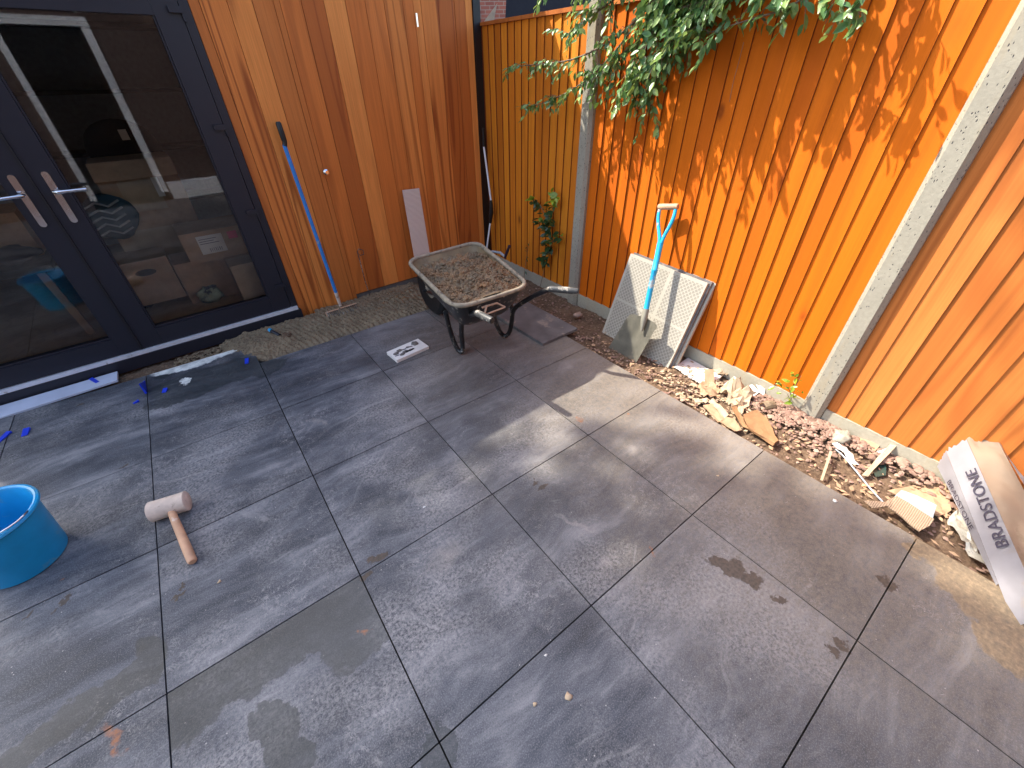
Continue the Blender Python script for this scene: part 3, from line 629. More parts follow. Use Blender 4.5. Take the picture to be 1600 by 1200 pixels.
# the owner's house at the near end of the yard: it is what the glass mirrors
hs = thing('rear_house', 'brick house with white framed opening behind the viewer, mirrored in the door glass', 'house', (1, -5.1, 0))
def hb(n, m_, *q, **k): return MB().box(q[:3], q[3:]).build(n, M[m_], hs, **k)
M['darkbrick'] = simple('dark brick', (0.09, 0.055, 0.045), .9, var=.3, sc=20)
hb('wall', 'darkbrick', -5, -7.5, -0.2, 0.48, -5.0, 5.0); hb('wall', 'darkbrick', 1.5, -7.5, -0.2, 3.45, -5.0, 5.0); hb('wall', 'darkbrick', 0.481, -7.5, 2.2, 1.499, -5.001, 5.0)
hb('frame', 'white', 0.482, -5.06, 0, 0.56, -4.97, 2.199); hb('frame', 'white', 1.40, -5.06, 0, 1.498, -4.97, 2.199); hb('frame', 'white', 0.561, -5.06, 2.10, 1.399, -4.97, 2.199); hb('window_pane', 'glass', 0.561, -5.04, 0.05, 1.399, -5.02, 2.099)
hb('room_back', 'darkbrick', 0.482, -7.0, 0, 1.499, -6.5, 2.199)
hb('step', 'white', 1.52, -4.99, -0.15, 3.0, -4.75, 0.14)

# ================================================================== WHEELBARROW
wb = thing('wheelbarrow', 'black wheelbarrow with mortar-caked rim standing on the patio', 'wheelbarrow', (2.45, 0.0, 0))
A0, A1 = at(634, 408, .56), at(745, 378, .56); A2, A3 = at(829, 447, .525), at(712, 484, .525)
def rr(c4, inset, z=None, rad=0.09, n=6, dz=0.0):
    c = sum(c4, Vector())/4; pts = []
    P = [c + (p-c)*(1-inset/((p-c).length)) for p in c4]
    for i in range(4):
        p = P[i]; a = P[i-1]; b = P[(i+1) % 4]
        da = (a-p).normalized(); db = (b-p).normalized()
        for k in range(n+1):
            t_ = k/n; pts.append((p+da*rad)*(1-t_)**2 + p*2*t_*(1-t_) + (p+db*rad)*t_**2)
    return [Vector((q.x, q.y, (q.z if z is None else z)+dz)) for q in pts]
rim4 = [A0, A1, A2, A3]
def low(f, dz, fr=0.0):
    c = sum(rim4, Vector())/4; out = []
    for i, p in enumerate(rim4):
        q_ = c + (p-c)*f
        if i < 2: q_ = q_ + (c-p).normalized()*0.0 + Vector((0, -0.10*fr, 0))
        out.append(Vector((q_.x, q_.y, p.z-dz)))
    return out
outer = [rr(rim4, 0.012, rad=.1), rr(low(.965, .03, .1), 0.012, rad=.1), rr(low(0.85, 0.10, .5), 0.0, rad=.1), rr(low(0.74, 0.165, 1), 0.0, rad=.09), rr(low(0.66, 0.19, 1), 0.0, rad=.08)]
MB().loft(outer, False, True).build('tray', M['black_metal'], wb, smooth='auto')
MB().loft([rr(rim4, 0.015, rad=.1, dz=-.001), rr(low(.955, .03, .1), 0.012, rad=.1), rr(low(0.84, 0.095, .5), 0.0, rad=.1), rr(low(0.70, 0.15, 1), 0.0, rad=.09)], False, True).build('tray_lining', M['tray_in'], wb, smooth='auto', fix=False)
rp = rr(rim4, 0.004, rad=.105, n=8); rp = rp+rp[:2]
MB().tube([p+Vector((0, 0, .002+0.002*noise.noise(p*14))) for p in rp], [0.0125+0.003*noise.noise(p*17) for p in rp], 10, False).build('rolled_rim', M['rim'], wb, smooth=True)
# mix in the tray
ctr = sum(rim4, Vector())/4
def heapfn(u, v):
    a_ = A0.lerp(A1, u); b_ = A3.lerp(A2, u); p = b_.lerp(a_, v)
    q1, q2 = abs(2*u-1), abs(2*v-1); p = ctr + (p-ctr)*0.985*(1-.13*(q1*q2)**4)
    du = (u-.52)*2; dv_ = (v-.40)*2
    r2_ = du*du*.9+dv_*dv_*.75
    z = 0.508 + 0.052*math.exp(-r2_*1.0) - 0.02*max(0, v-.85)*2 + noise.fractal(Vector((p.x*7, p.y*7, 1)), .9, 2, 3)*0.012
    p_ = Vector((p.x*26, p.y*26, 7))
    cl = noise.voronoi(p_)[0]; c2_ = noise.voronoi(p_*2.3)[0]
    k = max(0.2, min(1, (1-q1)*8, (1-q2)*8))
    z += k*(0.034*(0.5-cl[0]) + 0.018*(0.5-c2_[0])) 
    edge = max(abs(du), abs(dv_*.9))
    return Vector((p.x + k*0.004*noise.noise(p*50), p.y, z))
mb = MB(); mb.grid(heapfn, 190, 230)
tag(mb.build('mortar_mix', M['heap'], smooth=True), 'lumpy heap of brown mortar mix filling the wheelbarrow', 'mortar')
# frame: one bent tube each side, grips, legs, cross tie, wheel
def P3(px, py, z): return at(px, py, z)
Lg, Lb = P3(772, 503, .545), P3(738, 490, .53)
Rg, Rb = P3(902, 455, .545), P3(852, 459, .53)
yl = Vector((0, 1, 0))
def rail(g_, b_, mid, foot, front, fd):
    pts = [g_, g_.lerp(b_, .55), b_, b_+(mid-b_)*.25+Vector((0, 0, -.004)), mid, mid.lerp(front, .5), front]
    return pts
RM, LM = Vector((2.64, -0.30, 0.40)), Vector((2.27, -0.30, 0.40))
RF, LF = Vector((2.53, 0.42, 0.22)), Vector((2.38, 0.42, 0.22))
def smooth(pts, it=2):
    for _ in range(it):
        q_ = [pts[0]]
        for a_, b_ in zip(pts, pts[1:]): q_ += [a_.lerp(b_, .25), a_.lerp(b_, .75)]
        q_.append(pts[-1]); pts = q_
    return pts
LEG = [[(696, 488, .34), (704, 520, .15), (714, 546, .03), (723, 552, .016), (723, 540, .06), (721, 522, .16), (721, 506, .25), (726, 497, .34), (736, 491, .44), (745, 489, .50)],
       [(771, 490, .34), (776, 508, .16), (783, 522, .03), (791, 526, .016), (797, 518, .06), (800, 500, .16), (801, 485, .25), (812, 475, .33), (836, 461, .43), (858, 451, .50)]]
for L_, gp, m_, f_ in ((LEG[0], (769, 501, .505), LM, LF), (LEG[1], (903, 455, .505), RM, RF)):
    P_ = [at(*q) for q in L_]; ge = at(*gp); b_ = P_[-1]
    MB().tube(smooth([P_[6], m_+Vector((0, .12, -.03)), m_.lerp(f_, .5), f_]), 0.0145, 12).build('frame_rail', M['black_metal'], wb, smooth='auto')
    MB().tube(smooth(P_[:8]+[P_[8], P_[9], b_.lerp(ge, .12)]), 0.0155, 12).build('leg', M['black_metal'], wb, smooth='auto')
    MB().tube([b_.lerp(ge, .0), b_.lerp(ge, .12), b_.lerp(ge, .5), b_.lerp(ge, .93), ge], [0.0165, 0.0185, 0.0185, 0.0185, 0.0165], 14).build('handle_grip', M['mud_metal'], wb, smooth='auto')
    MB().tube([ge, ge+(ge-b_).normalized()*.003], .0125, 12).build('tube_bore', M['black'], wb)
MB().tube([Vector((2.27, -.28, .37)), Vector((2.64, -.28, .37))], .012).build('cross_tie', M['black_metal'], wb)
M['strapm'] = simple('rusty strap', (0.42, 0.27, 0.17), .7, dirt=(.12, .08, .05), dirt_amt=.4)
a_, b_ = P3(757, 492, .46), P3(789, 480, .46)
mbx = MB()
mbx.tube([a_, b_], 0.005, 6); mbx.tube([a_+Vector((0, .02, .035)), b_+Vector((-.04, .02, .03)), b_], 0.006, 6); mbx.tube([a_, a_+Vector((.03, .02, .04))], .006, 6)
mbx.build('tray_strap', M['strapm'], wb)
Mw = Matrix.Rotation(math.pi/2, 3, 'Y')
MB().lathe([(0.09, -.03), (0.17, -.04), (0.195, -.022), (0.2, 0), (0.195, .022), (0.17, .04), (0.09, .03)], (2.455, 0.50, 0.2), 36, Mw).build('tyre', M['black'], wb, smooth='auto')
MB().lathe([(0.02, -.055), (0.02, -.034), (0.09, -.028), (0.09, .028), (0.02, .034), (0.02, .055)], (2.455, 0.50, 0.2), 24, Mw).build('wheel_rim', M['rim'], wb, smooth='auto')
MB().tube([Vector((2.37, .5, .2)), Vector((2.54, .5, .2))], .01).build('axle', M['black_metal'], wb)

# ================================================================== LEANING TOOLS AND SLABS
# blue rake
hd = onb(434, 190, 0.045); neck = at(532, 478, 0.02)
rk = thing('levelling_rake', 'blue poled rake with black grip leaning on the cedar wall', 'rake', neck)
ax = (neck-hd).normalized()
j = onb(444, 226, 0.055)
sock = neck - ax*0.11
MB().tube([j, sock], 0.0125, 14).build('pole', M['blue'], rk, smooth='auto')
MB().tube([hd, hd+ax*.01, hd+ax*.10, hd+ax*.11, j+ax*.01], [0.012, 0.017, 0.0165, 0.0145, .0145], 14).build('grip', M['black'], rk, smooth='auto')
MB().tube([sock-ax*.005, neck], [0.015, 0.011], 12).build('socket', M['rubber'], rk, smooth='auto')
r0, r1 = at(509, 489, 0.03), at(557, 474, 0.03)
MB().tube([r0+Vector((0, -.03, -.03)), r0, r0.lerp(r1, .5), r1], 0.006, 8).build('head_bar', M['handle_wood'], rk, smooth='auto')
tm = MB()
for k in range(16):
    p = r0.lerp(r1, (k+.5)/16); tm.tube([p, p+Vector((0.0, -.05, -.02)), p+Vector((0, -.06, -.035))], .003, 5)
tm.build('tines', M['mud_metal'], rk)
# ribbed tile strip
pb = [onb(651, 397, .11), onb(679, 390, .11)]; 
q4 = [onb(655, 430, .14), onb(690, 421, .14), onb(655, 295, .03), onb(629, 297, .03)]
ts = thing('tile_strip', 'narrow pinkish ribbed tile strip standing against the cedar wall', 'tile strip', q4[0])
u0 = B(1.095, .15, 0.0); u1 = B(1.245, .15, 0.0)
top0 = onb(629, 297, .035); top1 = onb(655, 294, .035)
w_ = (top1-top0); L_ = (B(1.11, .14, 0.0)-top0)
xa = w_.normalized(); ya = -(L_ - xa*L_.dot(xa)).normalized(); za = xa.cross(ya)
Mx = Matrix((xa, ya, za)).transposed().to_4x4(); Mx.translation = top0 - ya*L_.length
o = MB().box((0, 0, -.009), (w_.length, L_.length, 0)).build('strip_body', M['plank_back'], ts, bevel=.0015, seg=1); o.matrix_basis = Mx
# white pole with dark sleeve in the corner
wp = thing('telescopic_pole', 'thin white pole with black sleeve standing in the dark wall corner', 'pole', onx(762, 388, 3.40))
a_, b_, c_, d_ = onx(756, 229, 3.42), onx(767, 313, 3.41), onx(766, 348, 3.41), onx(759, 400, 3.36)
MB().tube([a_, b_], 0.008, 10).build('pole', M['white'], wp, smooth='auto'); MB().tube([b_, b_.lerp(c_, .5)+Vector((-.0, -.012, 0)), c_], [0.014, 0.022, .014], 10).build('sleeve', M['black'], wp, smooth='auto')
MB().tube([c_, d_, d_+(d_-c_)*1.5], 0.008, 10).build('pole', M['white'], wp, smooth='auto')
MB().tube([onx(755, 200, 3.42), a_], 0.011, 8).build('top_sleeve', M['black'], wp)
# tool with upright dark handle behind the barrow
tl = thing('hand_tool', 'blue-grey trowel with upright dark purple handle behind the wheelbarrow', 'trowel', onx(785, 410, 3.15))
M['purple'] = simple('dark purple grip', (0.035, 0.018, 0.035), .5)
MB().tube([onx(789, 403, 3.15), onx(791, 397, 3.15), onx(796, 384, 3.15)], [0.010, .012, .011], 10).build('grip', M['purple'], tl, smooth='auto')
MB().tube([onx(790, 402, 3.15), onx(782, 395, 3.15), onx(770, 393, 3.15), onx(758, 395, 3.15)], [0.009, .010, .010, .009], 10).build('shank', M['greysheet'], tl, smooth='auto')
MB().tube([onx(760, 395, 3.15), onx(757, 420, 3.15), at(757, 440, -.03)], .008, 8).build('stem', M['black'], tl)
# loose offcut slab behind the barrow
Mz = Matrix.Translation((2.94, -0.10, 0.0)) @ Matrix.Rotation(math.radians(1.0), 4, 'Z')
o = MB().box((-.165, -.30, 0.0), (.165, .30, .02)).build('loose_slab', M['slab_edge'], bevel=.0015, seg=1); o.matrix_basis = Mz @ Matrix.Translation((0, 0, .0015))
tag(o, 'loose offcut slab lying half over the patio edge beside the wheelbarrow', 'paving slab')
# slabs leaning on the fence
def lean_slab(x0, yL, off, label, mat, wd=0.575, ht=0.575):
    t = thing('leaning_slab', label, 'paving slab', (x0, yL, -.03), 'slabs leaning on the fence')
    ang = math.atan2(0.16, 0.55)
    xa = Vector((-0.02, -1, -0.03)).normalized(); ya = Vector((math.sin(ang), 0, math.cos(ang))); ya = (ya-xa*ya.dot(xa)).normalized(); za = xa.cross(ya)   # za faces -x, to the patio
    if za.x > 0: za = -za
    Mx = Matrix((xa, ya, za)).transposed().to_4x4(); Mx.translation = Vector((x0+off, yL, -.035))
    o = MB().box((0, 0, -.02), (wd, ht, 0)).build('slab_body', M[mat], t, bevel=.0015, seg=1); o.matrix_basis = Mx
    return t
lean_slab(3.285, -0.482, 0.0, 'front slab of the leaning stack, its white lattice patterned back showing', 'lattice')
lean_slab(3.307, -0.490, 0.0, 'second slab of the leaning stack, only its edge showing behind the lattice face', 'slab_edge', .58, .58)
lean_slab(3.329, -0.500, 0.0, 'rearmost slab of the leaning stack, nearest the fence boards', 'lattice', .585, .575)
# spade
sp = thing('spade', 'spade with pale blue shaft, D handle and muddy blade propped on the slab stack', 'spade', (3.15, -.78, -.03))
bl0, bl1 = at(951, 543, -.035), at(994, 567, -.035); sh0, sh1 = onx(984, 489, 3.235), onx(1028, 507, 3.235)
def bladefn(u, v):
    a_ = bl0.lerp(bl1, u); b_ = sh0.lerp(sh1, u); p = a_.lerp(b_, v)
    s_ = (u-.5)*2
    dip = (1-s_*s_)*0.012 + (0.012*math.exp(-(s_*4)**2)*v)
    cor = -0.014*max(0, abs(s_)-.75)*4*(1 if v > .9 else 0)
    return p + Vector((dip, 0, cor - (0.010*(1-s_*s_) if v < .05 else 0)))
mb = MB(); mb.grid(bladefn, 14, 14); bmesh.ops.solidify(mb.bm, geom=mb.bm.faces[:], thickness=0.0022)
mb.build('blade', M['blade'], sp, smooth='auto')
s0 = onx(1006, 500, 3.225); grip = onx(1044, 323, 3.428)
ax = (grip-s0).normalized()
s1 = s0 + ax*.07
MB().tube([s0-ax*.07, s0, s1], [0.008, 0.02, 0.0195], 14).build('socket', M['blade'], sp, smooth='auto')
Yj = s0.lerp(grip, .70)
MB().tube([s1-ax*.01, s0.lerp(grip, .45), s0.lerp(grip, .455), s0.lerp(grip, .465), s0.lerp(grip, .47), s0.lerp(grip, .62), Yj], [0.0165, 0.017, .0195, .0195, .017, .018, 0.019], 16).build('shaft', M['cyan'], sp, smooth='auto')
side = Vector((0, -1, 0)); side = (side - ax*side.dot(ax)).normalized()
for sg in (-1, 1):
    MB().tube(smooth([Yj-ax*.02+side*sg*.004, Yj+ax*.03+side*sg*.012, Yj+ax*.10+side*sg*.040, grip-ax*.05+side*sg*.052, grip+side*sg*.050], 2), 0.0105, 10).build('handle_fork', M['cyan'], sp, smooth='auto')
MB().tube([grip-side*.062, grip-side*.055, grip, grip+side*.055, grip+side*.062], [0.014, .017, .0175, .017, .014], 16).build('cross_grip', M['handle_wood'], sp, smooth='auto')

# ================================================================== ON THE PATIO
# bucket
bk = thing('bucket', 'bright blue builders bucket cut off by the left edge', 'bucket', (.195, -.345, 0))
prof = [(0.004, .001), (0.112, .001), (0.121, .006), (0.124, .02), (0.150, .235), (0.160, .238), (0.164, .244), (0.162, .251), (0.155, .254), (0.148, .251), (0.144, .243), (0.119, .03), (0.112, .012), (0.004, .012)]
MB().lathe(prof, (.195, -.345, 0), 72).build('bucket_body', M['bucket'], bk, smooth='auto')
hp = [Vector((.195+.158*math.cos(t), -.345+.158*math.sin(t)*.995, .262 + .006*math.sin(3*t))) for t in [math.radians(200+k*8) for k in range(18)]]
MB().tube(hp, .003, 6).build('bail_handle', M['chrome'], bk, smooth=True)
# mallet
ml = thing('rubber_mallet', 'dusty white rubber mallet with wooden handle lying on the slabs', 'mallet', at(263, 800, 0))
h0, h1 = at(236, 800, .045), at(290, 783, .045)
d_ = (h1-h0).normalized(); h0 -= d_*.004; h1 += d_*.008
MB().tube([h0, h0+d_*.004, h0+d_*.03, h1-d_*.03, h1-d_*.004, h1], [.038, .043, .042, .042, .043, .038], 28).build('head', M['rubber'], ml, smooth='auto')
hm = (h0+h1)/2; he = at(301, 878, .016)
MB().tube([hm-(he-hm).normalized()*.048, hm, hm.lerp(he, .35), hm.lerp(he, .8), he.lerp(hm, .02), he], [.013, .0135, .0150, .0165, .016, .012], 14).build('handle', M['handle_wood'], ml, smooth='auto')
# white block smeared with mortar
blk = thing('white_block', 'flat white block smeared with dark mortar on the patio before the wheelbarrow', 'block', at(636, 552))
b4 = [at(604, 550, .022), at(620, 563, .022), at(670, 541, .022), at(653, 529, .022)]
MB().loft([[Vector((p.x, p.y, .0008)) for p in b4], b4]).build('block_body', M['paper'], blk, bevel=.002)
ct = sum(b4, Vector())/4
for k in range(12):
    f = random.uniform(-.75, .8); g2 = random.uniform(-.55, .55); 
    p = ct + (b4[2]-b4[1])*.5*f + (b4[0]-b4[1])*.45*g2; s_ = random.uniform(.006, .014)*(1.6 if f > .3 else 1)
    lump('mortar_smear', None, None, (p.x, p.y, .0235), (s_*1.5, s_, .0045 if f < .4 else .012), 'base' if k % 3 else 'black', k, .4, blk, 2)
for k in range(6):
    p = b4[1].lerp(b4[2], .12+.1*k).lerp(b4[0].lerp(b4[3], .12+.1*k), .35+.25*(k % 2)); MB().box((p.x-.014, p.y-.005, .0224), (p.x+.014, p.y+.005, .0232)).build('dark_mark', M['ink'], blk)
# white board by the sill and other strips
bd = [at(-60, 672, .004), at(183, 594, .004), at(183, 580, .004), at(-60, 652, .004)]
o = MB().loft([[Vector((p.x, p.y, -.008)) for p in bd], bd]).build('plastic_board', M['greysheet'] if False else simple('pale blue white board', (.52, .56, .66), .4, var=.08, sc=8), bevel=.001, seg=1)
tag(o, 'pale bluish white board lying along the dark door sill', 'board')
def wedge(px, py, ang, label, s=.055, wdt=.022, up=False):
    p = at(px, py)
    mb = MB()
    if up: mb.quadbox([Vector(q) for q in ((-s, -.005, .001), (s, -.005, .001), (s, .005, .001), (-s, .005, .001), (-s, -.003, .075), (s*.4, -.003, .02), (s*.4, .003, .02), (-s, .003, .075))])
    else: mb.quadbox([Vector(q) for q in ((-s/2, -wdt/2, .0006), (s/2, -wdt/2, .0006), (s/2, wdt/2, .0006), (-s/2, wdt/2, .0006), (-s/2, -wdt/2, .003), (s/2, -wdt/2, .011), (s/2, wdt/2, .011), (-s/2, wdt/2, .003))])
    o = mb.build('tile_wedge', M['wedge'], bevel=.0008, seg=1); o.location = p; o.rotation_euler.z = ang
    tag(o, label, 'tile wedge', 'blue tile levelling wedges')
wedge(386, 565, math.radians(78), 'blue wedge at the right corner of the pale light patch near the door')
wedge(258, 611, math.radians(70), 'short blue wedge just right of the slab joint below the pale light patch', .035)
wedge(213, 629, math.radians(10), 'tiny blue wedge lying left of the upright joint', .03, .014)
wedge(41, 676, math.radians(85), 'blue wedge on the slab near the left edge, above the bucket', .06, .026)
wedge(227, 605, math.radians(92), 'upright blue wedge standing in the joint below the door middle', .085, up=True)
wedge(6, 684, math.radians(60), 'blue wedge cut off by the left edge of the photo', .08)
wedge(149, 596, math.radians(115), 'blue wedge bridging the pale board and the slab under the left door', .09, .02)
# blue cap and pipe poking out of the mortar
pc = thing('capped_pipe', 'small pipe stub with blue cap poking out of the mortar beside the door', 'pipe', at(432, 522, 0))
p = at(437, 524, .015); q_ = at(424, 517, .035)
MB().tube([p, q_], .012, 12).build('pipe_stub', M['anthracite'], pc); MB().tube([q_, q_+(q_-p).normalized()*.02], [.015, .013], 14).build('blue_cap', M['bucket'], pc, smooth='auto')
lump('mud_lump', None, None, at(448, 524, 0.01), (.035, .025, .02), 'soil', 2, .5, pc, 2)

# ---- scraps
def scrap(name, label, cat, pts, mat, z=-.03, crum=.01, cuts=3, seed=0, lift=None, th=.0018, fold=0.0, bur=None):
    P = [at(x, y, z + (lift[i] if lift else 0)) for i, (x, y) in enumerate(pts)]
    bm = bmesh.new(); vs = [bm.verts.new(p) for p in P]; f = bm.faces.new(vs)
    bmesh.ops.triangulate(bm, faces=[f]); bmesh.ops.subdivide_edges(bm, edges=bm.edges[:], cuts=cuts, use_grid_fill=True)
    bmesh.ops.triangulate(bm, faces=bm.faces[:])
    c = sum(P, Vector())/len(P)
    for v in bm.verts:
        q = Vector((v.co.x*22+seed, v.co.y*22, seed))
        v.co += Vector((noise.noise(q*1.3)*crum*.35, noise.noise(q*1.3+Vector((5, 5, 5)))*crum*.35, abs(noise.noise(q))*crum*1.6 + fold*noise.noise(q*.5)))
    bmesh.ops.recalc_face_normals(bm, faces=bm.faces)
    bmesh.ops.solidify(bm, geom=bm.faces[:], thickness=th)
    mb = MB(); mb.bm.free(); mb.bm = bm
    o = mb.build(name, M[mat], None, smooth=False, origin=c)
    return tag(o, label, cat)
g1 = 'scrap'
scrap('paper_sheet', 'flat white sheet just right of the leaning slab stack', 'paper', [(1053, 574), (1075, 559), (1128, 588), (1104, 604), (1080, 592)], 'paper', -.028, .006, seed=1)
scrap('cardboard_piece', 'small square cardboard piece standing on the white sheet', 'cardboard', [(1101, 601), (1116, 602), (1115, 578), (1101, 577)], 'cardboard', -.03, .002, lift=[0, 0, .05, .05], seed=2, th=.004)
scrap('white_shard', 'white triangular shard below the gravel board, left of the seedling', 'shard', [(1130, 602), (1147, 588), (1160, 603), (1148, 608)], 'paper', -.02, .004, lift=[0, .03, .01, 0], seed=3)
scrap('white_shard', 'white slanted shard to the right of the crumpled kraft paper', 'shard', [(1161, 607), (1175, 601), (1187, 613), (1178, 619)], 'paper', -.02, .004, lift=[0, .03, .01, 0], seed=4)
scrap('white_shard', 'small upright white shard closest to the seedling', 'shard', [(1181, 601), (1195, 605), (1194, 618), (1188, 615)], 'paper', -.02, .003, lift=[.03, .03, 0, 0], seed=5)
scrap('torn_paper', 'cream torn wrapping against the foot of the fence', 'paper', [(1111, 572), (1122, 562), (1142, 565), (1146, 580), (1134, 592), (1120, 586)], 'kraft', -.03, .045, 4, seed=6)
scrap('torn_paper', 'white wrapping tucked behind the cream torn paper', 'paper', [(1112, 566), (1125, 558), (1140, 566), (1130, 575)], 'paper', -.02, .03, 4, seed=7)
scrap('crumpled_paper', 'large crumpled kraft paper bulging in the middle of the rubble', 'paper', [(1121, 616), (1135, 602), (1155, 603), (1177, 619), (1168, 636), (1160, 642), (1138, 622)], 'kraft', -.035, .075, 5, seed=8, lift=[0, .03, .04, .03, .01, 0, .02])
scrap('crumpled_paper', 'tan crumpled paper at the left end of the rubble', 'paper', [(1087, 606), (1105, 597), (1126, 613), (1118, 624), (1098, 622)], 'cardboard', -.035, .04, 5, seed=9)
scrap('crumpled_paper', 'folded kraft paper under the large crumpled sheet', 'paper', [(1136, 622), (1160, 628), (1164, 648), (1150, 652), (1140, 640)], 'kraft', -.035, .05, 4, seed=10, lift=[.02, .02, 0, 0, .02])
scrap('cardboard_piece', 'pale cardboard flap beside the patio edge, left of the timber', 'cardboard', [(1099, 634), (1116, 631), (1132, 655), (1122, 660)], 'cardboard', -.022, .008, seed=11, th=.004)
scrap('cardboard_piece', 'cardboard flap lying along the patio edge below the other flap', 'cardboard', [(1125, 661), (1135, 652), (1146, 655), (1159, 673), (1148, 675)], 'cardboard', -.018, .008, seed=12, th=.004)
scrap('cardboard_strip', 'folded cardboard strip between the flaps and the kraft paper', 'cardboard', [(1108, 628), (1114, 624), (1137, 650), (1131, 655)], 'kraft', -.02, .02, seed=13)
scrap('cardboard_strip', 'ragged pale strip in the soil by the patio edge', 'cardboard', [(1075, 618), (1090, 624), (1108, 628), (1100, 634), (1082, 630)], 'kraft', -.035, .03, seed=14)
scrap('timber_offcut', 'large split orange-brown timber offcut in the rubble', 'timber', [(1160, 650), (1181, 642), (1197, 656), (1214, 692), (1207, 698), (1168, 671)], 'bark', -.02, .010, 3, seed=15, th=.014, lift=[.01, .03, .02, 0, 0, 0])
scrap('timber_offcut', 'slim timber splinter edging the large offcut', 'timber', [(1142, 637), (1150, 636), (1168, 672), (1160, 668)], 'bark', -.02, .008, 3, seed=16, th=.008, lift=[.03, .03, 0, 0])
cc = at(1200, 634, -.01)
tt = MB(); dd_ = (at(1213, 630, 0)-at(1190, 634, 0)).normalized()
tt.tube([cc-dd_*.035, cc, cc+dd_*.03], [.022, .027, .026], 12, False)
for v in tt.bm.verts: v.co += Vector((noise.noise(v.co*40), noise.noise(v.co*43+Vector((1, 1, 1))), noise.noise(v.co*39)))*.008
bmesh.ops.solidify(tt.bm, geom=tt.bm.faces[:], thickness=.003)
tag(tt.build('card_tube', M['kraft']), 'crushed cream card tube beside the gravel and seedling', 'card tube')
for k, (a_, b_, lab) in enumerate((((1064, 612), (1078, 580), 'forked twig on the white sheet near the slab stack'), ((1050, 600), (1085, 612), 'thin brown twig in front of the white sheet'), ((1120, 596), (1134, 583), 'short stick leaning on the torn paper'))):
    pa, pb_ = at(*a_, -.02), at(*b_, .0)
    tw = MB().tube([pa, pa.lerp(pb_, .5)+Vector((.004, 0, .006)), pb_], [.0035, .003, .002], 6)
    if k == 0: tw.tube([pa.lerp(pb_, .4), at(1085, 588, -.005)], [.0025, .0015], 5)
    tag(tw.build('twig', M['twig'], smooth=True), lab, 'twig')
scrap('pale_stick', 'thin pale stick crossing the patio edge in the brown soil', 'stick', [(1281, 751), (1285, 752), (1300, 707), (1296, 705)], 'kraft', -.02, .001, 2, seed=20, th=.004, lift=[.012, .012, .02, .02])
scrap('white_card', 'curled white card strip on the soil right of the pale stick', 'card', [(1299, 694), (1308, 691), (1321, 699), (1341, 728), (1327, 725), (1318, 708)], 'paper', -.03, .02, seed=21, lift=[.01, .02, .015, 0, 0, .02])
pa = [at(1303, 700, -.03), at(1318, 712, -.02), at(1345, 745, -.02), at(1362, 766, -.02), at(1382, 787, -.03)]
tag(MB().tube(smooth(pa), .0038, 6).build('plastic_strip', M['greysheet'], smooth=True), 'long thin grey strip running over the soil', 'strip')
scrap('cardboard_strip', 'long pale cardboard strip leaning up towards the fence', 'cardboard', [(1346, 744), (1355, 745), (1377, 722), (1398, 700), (1420, 671), (1412, 667), (1398, 688), (1370, 716)], 'kraft', -.03, .006, 2, seed=22, lift=[0, 0, .03, .06, .10, .10, .06, .03], th=.004)
scrap('white_shard', 'bluish white shard under the long cardboard strip', 'shard', [(1360, 713), (1370, 706), (1385, 701), (1372, 713), (1366, 719)], 'white', -.03, .01, seed=23, lift=[.01, .02, .03, .01, 0])
scrap('torn_paper', 'flat tan paper against the gravel board left of the long strip', 'paper', [(1343, 681), (1378, 682), (1376, 695), (1360, 712), (1338, 703)], 'cardboard', -.03, .02, seed=24, lift=[.02, .03, .02, 0, 0])
scrap('cardboard_piece', 'torn tan card beneath the white packaging, pointing left', 'cardboard', [(1385, 768), (1430, 760), (1476, 759), (1484, 800), (1462, 812), (1430, 790)], 'cardboard', -.035, .014, seed=25, th=.004)
cg = scrap('corrugated_card', 'corrugated cardboard with ragged tail hanging over the patio edge', 'cardboard', [(1349, 783), (1358, 784), (1382, 786), (1400, 776), (1458, 812), (1452, 822), (1435, 832), (1396, 800), (1385, 792), (1362, 795)], 'corrugated', -.004, .006, 2, seed=26, th=.006, lift=[.0, .01, .012, .02, .02, .01, .006, .01, .01, .0])
scrap('grey_sheet', 'smooth grey-white sheet lying on the corrugated cardboard', 'sheet', [(1397, 776), (1408, 766), (1432, 775), (1463, 790), (1456, 813), (1430, 797)], 'greysheet', .014, .003, 2, seed=27, th=.002)
scrap('plastic_film', 'crumpled translucent film sagging from the white packaging', 'plastic film', [(1481, 806), (1492, 797), (1505, 800), (1512, 830), (1525, 860), (1541, 886), (1522, 880), (1505, 855), (1492, 830), (1482, 826)], 'film', -.02, .03, 4, seed=28, th=.001)
scrap('glass_shard', 'dark green shard half under the long cardboard strip', 'shard', [(1362, 733), (1384, 722), (1384, 743), (1368, 746)], 'greenglass', -.03, .003, 1, seed=29)
lump('rubble_lump', 'pale concrete lump against the gravel board right of the second post', 'rubble', at(1315, 684, -.01), (.045, .04, .035), 'concrete', 4, .5, None, 3)
lump('rubble_lump', 'larger stone on soil by the foot of the first post', 'rubble', at(903, 492, -.01), (.04, .03, .02), 'stone', 14, .4, None, 2)
for px, py, s_, mt, lab in ((888, 1087, .012, 'kraft', 'pinkish paint chip on the bottom centre slab'), (342, 909, .007, 'kraft', 'cream chip below the mallet'), (1305, 783, .011, 'paper', 'white chip on the slab near the patio edge'),
                            (1122, 743, .007, 'kraft', 'small tan chip in the middle right slab'), (853, 1024, .006, 'paper', 'white crumb on the joint near the bottom'), (836, 1100, .007, 'kraft', 'thin tan flake left of the pinkish chip'), (663, 792, .006, 'white', 'white crumb in the centre slab')):
    p = at(px, py, .002); lump('chip', lab, 'chip', p, (s_, s_*.8, .003), mt, px, .8, None, 1)

